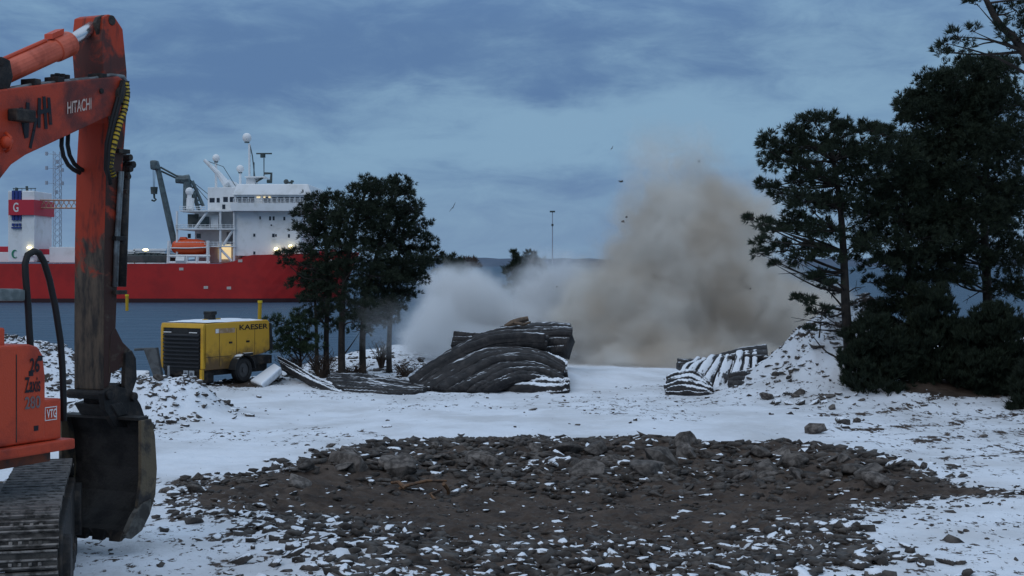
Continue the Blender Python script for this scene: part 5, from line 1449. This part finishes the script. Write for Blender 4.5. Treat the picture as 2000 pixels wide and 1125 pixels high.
shrub('leafless brown shrub between the two right trunks of the left pine clump', 745, 712, 47.0, 0.95, 0.35, 1)
shrub('low tangled shrub at the foot of the leftmost pine trunks', 628, 728, 43.2, 0.8, 0.6, 2, 70)
shrub('low brown shrub just behind the compressor rear end', 570, 712, 43.4, 0.62, 0.55, 3, 70)
shrub('small shrub behind the flat mat beside the stout pine trunk', 690, 730, 43.6, 0.4, 0.5, 4, 50)
shrub('small leafless shrub beside the left foot of the mat pile', 790, 735, 43.5, 0.4, 0.4, 5, 40)

# ------------------------------------------------------------------ rocks
M_ROCK = mat('broken grey rock', (0.044, 0.036, 0.031), (0.165, 0.142, 0.126), 3.0, 0.35, 0.68, rough=0.85, bump=0.5, bscale=16, rnd_val=0.7)
M_ROCKS = mat('snow topped rock', (0.042, 0.036, 0.032), (0.11, 0.096, 0.086), 3.0, 0.35, 0.68, rough=0.85, bump=0.5, bscale=16, snow=(0.60, 0.72, 1.5, 11.0), rnd_val=0.6)
M_ROCKP = mat('pale weathered rock', (0.20, 0.19, 0.185), (0.12, 0.115, 0.11), 3.0, rough=0.85, bump=0.5, snow=(0.75, 0.9, 0.8))
def hull(seed, n, flat=0.7):
    r = random.Random(seed)
    bm = bmesh.new()
    for i in range(n):
        v = Vector((r.gauss(0, 1), r.gauss(0, 1), r.gauss(0, 1))).normalized()*r.uniform(0.8, 1.0)
        bm.verts.new((v.x*r.uniform(.85, 1.1), v.y*0.85, v.z*flat))
    res = bmesh.ops.convex_hull(bm, input=bm.verts)
    for g in list(res.get('geom_interior', []))+list(res.get('geom_unused', [])):
        if isinstance(g, bmesh.types.BMVert) and g.is_valid: bm.verts.remove(g)
    bmesh.ops.triangulate(bm, faces=bm.faces)
    return bm
ROCKS = {}
for key, m_ in (('bare', M_ROCK), ('snow', M_ROCKS)):
    ROCKS[key] = []
    for i in range(14):
        bm = hull(50+i, 12+i % 6, 0.45+0.06*(i % 6))
        bmesh.ops.bevel(bm, geom=list(bm.edges), offset=0.05, segments=1, affect='EDGES', clamp_overlap=True)
        me = bpy.data.meshes.new('rock'); bm.to_mesh(me); bm.free(); me.materials.append(m_); ROCKS[key].append(me)
def rock(px, py, size, kind, label, group=None, flat=1.0, tilt=0.4, seed=None, sink=0.25, i=None, yaw=None):
    r = random.Random(seed if seed is not None else rnd.random())
    q = on_ground(px, py)
    s_ = size*q.y/FPX/2
    o = bpy.data.objects.new('rock', ROCKS[kind][i if i is not None else r.randrange(14)]); C.objects.link(o)
    o.scale = (s_, s_*r.uniform(.8, 1.2), s_*flat*r.uniform(.8, 1.2))
    o.rotation_euler = (r.uniform(-tilt, tilt), r.uniform(-tilt, tilt), yaw if yaw is not None else r.uniform(0, 6.28))
    o.location = (q.x, q.y, q.z+s_*flat*0.45-s_*sink*0.5)
    return tag(o, label, 'rock', group)
# boulders one can pick out
for px, py, sz, k, lab, flat, i in (
    (1262, 925, 125, 'bare', 'largest dark boulder in the middle of the stripped earth bank', 0.75, 3),
    (768, 915, 100, 'bare', 'flat sloping grey slab at the left end of the earth bank', 0.55, 5),
    (668, 920, 56, 'bare', 'small grey block just left of the flat sloping slab', 0.8, 8),
    (1130, 915, 76, 'bare', 'angular dark boulder left of the largest boulder on the bank', 0.85, 1),
    (1590, 735, 62, 'bare', 'pale grey block bedded in the snowy pile beside the right pines', 0.9, 7),
    (1587, 695, 30, 'bare', 'dark stump-like rock on the crest of the snowy pile at right', 1.2, 2),
    (1806, 916, 26, 'bare', 'round dark stone alone in the snow right of the earth bank', 1.1, 4),
    (1923, 855, 30, 'bare', 'lone brown stone on the snow near the right edge, below the bushes', 0.7, 6),
    (1041, 801, 27, 'bare', 'lone dark stone on the snow below the central mat pile', 0.6, 9),
    (384, 938, 36, 'bare', 'reddish rounded stone at the far left tip of the stripped earth', 0.9, 10),
    (475, 943, 46, 'bare', 'broad low stone left of the earth bank, between the bucket and the slab', 0.6, 11),
    (520, 902, 24, 'snow', 'stone poking from clean snow above the left tip of the earth', 0.8, 12),
    (1128, 832, 16, 'bare', 'small dark stone on the snow above the middle of the bank', 0.9, 13),
    (755, 835, 24, 'snow', 'snow dusted stone on the snow above the flat sloping slab', 0.8, 0),
    (275, 742, 60, 'snow', 'snow capped boulder in front of the steel bracket, beside the arm', 0.8, 2),
    (85, 665, 52, 'bare', 'dark bare boulder on top of the heap behind the hand rail', 0.8, 3),
    (268, 850, 70, 'bare', 'dark boulder half hidden behind the top of the bucket', 0.7, 6)):
    rock(px, py, sz, k, lab, None, flat, 0.25, int(px), 0.3, i)
o = None
cnt = 0
def scatter(n, fn, kinds, sz, label, group, flat=(0.6, 1.0), sink=0.35, seed=1, tilt=0.5):
    r = random.Random(seed)
    for k in range(n):
        px, py = fn(r)
        kind = 'snow' if r.random() < kinds else 'bare'
        rock(px, py, r.uniform(*sz)*r.uniform(0.7, 1.15), kind, label, group, r.uniform(*flat), tilt, r.random(), sink)
def bankline(px):
    return 868 if 700 < px < 1400 else (868+(700-px)*0.2 if px <= 700 else 868+(px-1400)*0.11)
scatter(75, lambda r: (lambda x: (x, bankline(x)+r.uniform(4, 62)))(r.uniform(560, 1790)), 0.04, (30, 88), 'broken dark rock lying in the earth bank among many like it', 'rocks of the earth bank', seed=2)
scatter(22, lambda r: (lambda x: (x, bankline(x)+r.uniform(-6, 10)))(r.uniform(620, 1760)), 0.5, (18, 34), 'rock on the snowy rim of the earth bank', 'rocks on the rim of the bank', seed=3)
scatter(60, lambda r: (r.uniform(470, 1690), r.uniform(1000, 1120)), 0.5, (24, 58), 'flat stone of the churned near ground, some capped with snow', 'flat stones of the near ground', flat=(0.25, 0.55), seed=4, tilt=0.12)
scatter(26, lambda r: (lambda t: (330+t*240+r.uniform(-20, 20), 955+r.uniform(-10, 55)))(r.random()), 0.4, (20, 44), 'broken stone of the left tongue of stripped earth', 'stones of the left earth tongue', seed=5)
scatter(38, lambda r: (r.uniform(245, 390), r.uniform(755, 835)), 0.92, (16, 38), 'snow capped stone in the heap right of the bucket', 'stones of the heap by the bucket', flat=(.7, 1.1), seed=6)
scatter(40, lambda r: (r.uniform(-10, 140), r.uniform(650, 880)), 0.95, (18, 40), 'snow capped stone in the heap behind the orange excavator body', 'stones of the heap behind the excavator', flat=(.7, 1.1), seed=7)
def rp(r):
    x = r.uniform(1500, 1680); return (x, r.uniform(760-(x-1500)*0.62, 792))
scatter(48, rp, 0.8, (14, 44), 'stone half buried in the snowy pile beside the right pines', 'stones of the right snow pile', seed=8)
scatter(14, lambda r: (r.uniform(560, 1100), r.uniform(765, 850)), 0.5, (9, 18), 'small dark stone poking out of the open snow', 'small stones on the open snow', seed=9)
scatter(14, lambda r: (r.uniform(1100, 1980), r.uniform(770, 870)), 0.5, (9, 18), 'small dark stone poking out of the open snow', 'small stones on the open snow', seed=10)

# gravel and rubble past counting
def gravel():
    r = np.random.RandomState(5)
    base = []
    for i in range(8):
        bm = hull(300+i, 10, 0.55); bm.verts.ensure_lookup_table(); bm.verts.index_update()
        base.append((np.array([v.co[:] for v in bm.verts]), np.array([[v.index for v in f.verts] for f in bm.faces]))); bm.free()
    for nm, m_, frac in (('rubble', M_ROCK, 0), ('snowy_rubble', M_ROCKS, 1)):
        xs1, ys1, sz = [], [], []
        # stripped earth
        n = 46000
        x = r.uniform(-6.2, 8.6, n); y = 14.8+(28.5-14.8)*r.random(n)**1.25
        sdv = poly_sdf(x, y, PATCH)+(fbm(x*0.8, y*0.8, 81, 4)-0.5)*1.2
        near = sstep(y, 20.5, 18.5)
        bank = sstep(y, 22.3, 24.0)
        pr = np.where(sdv > 0, 0.42+0.35*near+0.45*bank, np.exp(sdv/0.35)*0.22)
        wet = fbm(x*0.5, y*0.5, 77, 3)
        pr = pr*(0.75+0.8*sstep(wet, 0.3, 0.65))
        snowy = (near*0.22+0.03+0.35*sstep(-sdv, -0.3, 0.3))
        snowy = np.maximum(snowy, 0.13)
        keep = (r.random(n) < pr) & ((r.random(n) < snowy) == bool(frac))
        xs1.append(x[keep]); ys1.append(y[keep]); sz.append((0.018+0.085*r.random(keep.sum())**2.6)*(1+0.7*bank[keep])*(1+0.7*near[keep]))
        # drifts of grit over the snow
        n = 9500
        y = 16+34*r.random(n)**0.8; x = (r.random(n)-0.5)*0.75*y
        gm = fbm(x*0.35, y*0.28, 101, 4); s2 = poly_sdf(x, y, PATCH)
        keep = (s2 < 0) & (r.random(n) < 0.10+0.9*sstep(gm, 0.46, 0.66)) & ((r.random(n) < 0.45) == bool(frac))
        xs1.append(x[keep]); ys1.append(y[keep]); sz.append(0.010+0.045*r.random(keep.sum())**3)
        # the heaps
        for bx, by, sx, sy, hh in BUMPS[:5]:
            n = int(330*sx*sy)
            x = r.normal(bx, sx, n); y = r.normal(by, sy, n)
            keep = (r.random(n) < (0.8 if frac else 0.12))
            xs1.append(x[keep]); ys1.append(y[keep]); sz.append(0.035+0.12*r.random(keep.sum())**2.5)
        # shore and ground beneath the left pines
        n = 900; x = r.uniform(-9, -2, n); y = r.uniform(41, 56, n); keep = r.random(n) < (0.5 if frac else 0.3)
        xs1.append(x[keep]); ys1.append(y[keep]); sz.append(0.04+0.13*r.random(keep.sum())**2)
        x = np.concatenate(xs1); y = np.concatenate(ys1); s_ = np.concatenate(sz)
        z = gh(x, y)
        VV, FF = [], []; off = 0
        bi = r.randint(0, 8, len(x))
        for k in range(8):
            ids = np.where(bi == k)[0]
            bv, bf = base[k]
            a = r.uniform(0, 6.28, len(ids)); tl = r.normal(0, 0.25, len(ids))
            sc = s_[ids][:, None]*np.stack([r.uniform(.8, 1.5, len(ids)), r.uniform(.7, 1.2, len(ids)), r.uniform(.5, 1.1, len(ids))], 1)
            v = bv[None]*sc[:, None, :]
            vx, vz = v[..., 0]*np.cos(tl)[:, None]-v[..., 2]*np.sin(tl)[:, None], v[..., 0]*np.sin(tl)[:, None]+v[..., 2]*np.cos(tl)[:, None]
            vy = v[..., 1]
            wx = vx*np.cos(a)[:, None]-vy*np.sin(a)[:, None]; wy = vx*np.sin(a)[:, None]+vy*np.cos(a)[:, None]
            w = np.stack([wx+x[ids][:, None], wy+y[ids][:, None], vz+(z[ids]+0.15*s_[ids])[:, None]], -1)
            nb = len(bv)
            VV.append(w.reshape(-1, 3)); FF.append((bf[None]+(np.arange(len(ids))*nb)[:, None, None]+off).reshape(-1, 3)); off += len(ids)*nb
        o = np_mesh(nm, np.concatenate(VV), np.concatenate(FF), m_)
        tag(o, 'loose rubble and gravel strewn over the stripped earth and snow' if not frac else 'snow dusted rubble strewn over the near ground and the heaps', 'rubble', kind='stuff')
gravel()
# torn roots in the stripped earth
m_ = MB()
for pts in ([(760, 962), (790, 948), (830, 940), (872, 942)], [(868, 941), (876, 955), (878, 975)], [(850, 975), (840, 966), (862, 958)], [(790, 950), (775, 940), (760, 944)]):
    q = [on_ground(850, 972)+Vector(((x-850)*22/FPX, (i-1)*0.12, (972-y)*22/FPX)) for i, (x, y) in enumerate(pts)]
    m_.tube(q, [0.035-0.005*i for i in range(len(q))], 6)
q = on_ground(850, 975); o = m_.build('torn_root', mat('torn root wood', (0.17, 0.09, 0.045), (0.06, 0.04, 0.03), 8), None, loc=q); tag(o, 'torn brown root sticking out of the bare earth near the bank', 'root')

# ------------------------------------------------------------------ things in the air
def bird(px, py, d, span, yaw, roll, lab):
    m_ = MB(); c = P(px, py, d)
    vs = []
    fw = Vector((math.cos(yaw), math.sin(yaw), 0.1)).normalized(); sd_v = fw.cross(UZ).normalized()
    pts = [c-fw*span*.25, c-fw*span*.12, c+fw*span*.08, c+fw*span*.2, c+fw*span*.27]
    m_.tube(pts, [span*.015, span*.05, span*.07, span*.045, span*.012], 8)
    for s_ in (-1, 1):
        a = c+sd_v*s_*span*.04; e = c+sd_v*s_*span*.26+UZ*span*(.14+roll*s_); t_ = c+sd_v*s_*span*.5+UZ*span*(.10+roll*2*s_)-fw*span*.1
        lo = [a-fw*span*.1, a+fw*span*.1, e+fw*span*.08, t_, e-fw*span*.08]
        m_.hexa([v-UZ*span*.006 for v in lo], [v+UZ*span*.006 for v in lo])
    o = m_.build('bird', mat('dark feathers', (0.03, 0.028, 0.027), (0.07, 0.06, 0.05), 8) if 'dark feathers' not in bpy.data.materials else bpy.data.materials['dark feathers'], None, loc=c)
    tag(o, lab, 'bird')
bird(1213, 355, 48, 0.32, 0.5, 0.0, 'dark winged bird flapping in the sky left of the top of the dust')
bird(884, 406, 60, 0.30, 1.2, 0.35, 'bird seen edge on over the far hills, right of the left pines')
bird(1195, 290, 70, 0.2, 2.4, 0.3, 'tiny high bird above the flapping one')
def clod(px, py, d, s_, lab, n=3):
    r = random.Random(px); c = P(px, py, d)
    bm = hull(px, 11, 0.8); vs = [c+Vector(v.co)*s_ for v in bm.verts]; bm.verts.index_update(); fs = [[v.index for v in f.verts] for f in bm.faces]; bm.free()
    o = MB().add(vs, fs).build('flying_rock', M_ROCK, None, loc=c); tag(o, lab, 'rock fragment')
clod(1217, 433, 47, 0.075, 'dark clod thrown up beside the left flank of the tan dust')
clod(1224, 424, 47.3, 0.05, 'smaller clod just above the dark thrown clod')
clod(1365, 315, 47, 0.032, 'speck of rock thrown highest above the dust')
clod(1465, 564, 46.5, 0.04, 'speck of rock flying in front of the right side of the dust')
clod(1088, 560, 46.5, 0.03, 'speck of rock flying between the two dust clouds')

# ------------------------------------------------------------------ dust of the blast
def dust(name, label, ells, c1, c2, dens, wscale, warp, nlo, nhi, vox, seed):
    """ells: (px, py, rx px, rz px, depth, ry m, amplitude)"""
    E_ = []
    for px, py, rx, rz, d, ry, amp in ells:
        c = P(px, py, d); E_.append((c, (rx*d/FPX, ry, rz*d/FPX), amp))
    o0 = Vector((0, 0, 0))
    mb = MB()
    for c, r3, amp in E_:
        mb.ball(c, tuple(v*1.12+0.25*warp for v in r3), 20, 12)
    m = bpy.data.materials.new(name+' volume'); m.use_nodes = True
    t = m.node_tree; t.nodes.clear()
    out = N(t, 'ShaderNodeOutputMaterial')
    vol = N(t, 'ShaderNodeVolumePrincipled')
    t.links.new(vol.outputs[0], out.inputs['Volume'])
    g = N(t, 'ShaderNodeNewGeometry'); pos = g.outputs['Position']
    nv = NOISE(t, pos, wscale*0.6, 3, 0.55)
    w = VMATH(t, 'SCALE', VMATH(t, 'SUBTRACT', nv.outputs['Color'], (0.5, 0.5, 0.5)), warp*2.2)
    p2 = VMATH(t, 'ADD', pos, w)
    tot = None
    for c, r3, amp in E_:
        q = VMATH(t, 'DIVIDE', VMATH(t, 'SUBTRACT', p2, tuple(c)), r3)
        f = MAPR(t, VMATH(t, 'LENGTH', q), 1.0, 0.15, 0.0, amp)
        tot = f if tot is None else MATH(t, 'MAXIMUM', tot, f) if False else MATH(t, 'SUBTRACT', MATH(t, 'ADD', tot, f), MATH(t, 'MULTIPLY', tot, f))
    nf = NOISE(t, p2, wscale*2.6, 8, 0.62, 0.3)
    den = MATH(t, 'MULTIPLY', tot, MAPR(t, MATH(t, 'ADD', nf.outputs[0], MATH(t, 'MULTIPLY', tot, 0.25)), nlo, nhi, 0.12, 1.35))
    t.links.new(MATH(t, 'MULTIPLY', den, dens), vol.inputs['Density'])
    nc = NOISE(t, pos, wscale*0.8, 3, 0.5)
    t.links.new(MIXC(t, MAPR(t, nc.outputs[0], 0.38, 0.62), c1, c2), vol.inputs['Color'])
    vol.inputs['Anisotropy'].default_value = 0.1
    m.cycles.volume_step_rate = 1.0
    o = mb.build(name, m)
    md_ = o.modifiers.new('merge', 'REMESH'); md_.mode = 'VOXEL'; md_.voxel_size = vox
    dg = bpy.context.evaluated_depsgraph_get()
    me = bpy.data.meshes.new_from_object(o.evaluated_get(dg)); o.modifiers.clear(); o.data = me
    me.materials.clear(); me.materials.append(m)
    return tag(o, label, 'dust cloud', kind='stuff')
dust('dust_cloud', 'tall tan dust cloud of the blast rising behind the mats', [
    (1350, 530, 215, 165, 53, 3.4, 1.0), (1330, 440, 165, 120, 54, 2.8, 0.6), (1410, 430, 165, 130, 54, 2.8, 0.6), (1215, 590, 175, 120, 52, 3.0, 0.9), (1310, 660, 250, 95, 51, 3.0, 1.0),
    (1470, 600, 190, 130, 52, 3.0, 0.8), (1150, 650, 110, 95, 51, 2.4, 0.8), (1325, 320, 130, 110, 55, 2.2, 0.17), (1250, 712, 200, 40, 49, 2.2, 0.8), (1450, 690, 160, 50, 50, 2.2, 0.7), (1580, 640, 110, 110, 52, 2.4, 0.5)],
    (0.72, 0.64, 0.55), (0.89, 0.86, 0.81), 2.9, 0.6, 1.6, 0.40, 0.60, 0.35, 1)
dust('dust_puff', 'pale dust puff spreading low in front of the small far trees', [
    (930, 600, 130, 95, 53, 2.8, 1.0), (860, 640, 95, 85, 51, 2.4, 0.95), (1010, 620, 120, 90, 53, 2.6, 0.9), (930, 670, 170, 60, 51, 2.6, 0.95), (1080, 580, 100, 100, 54, 2.2, 0.5), (735, 640, 75, 60, 42.3, 1.0, 0.14)],
    (0.90, 0.91, 0.92), (0.93, 0.93, 0.93), 2.7, 0.65, 1.5, 0.38, 0.60, 0.35, 2)
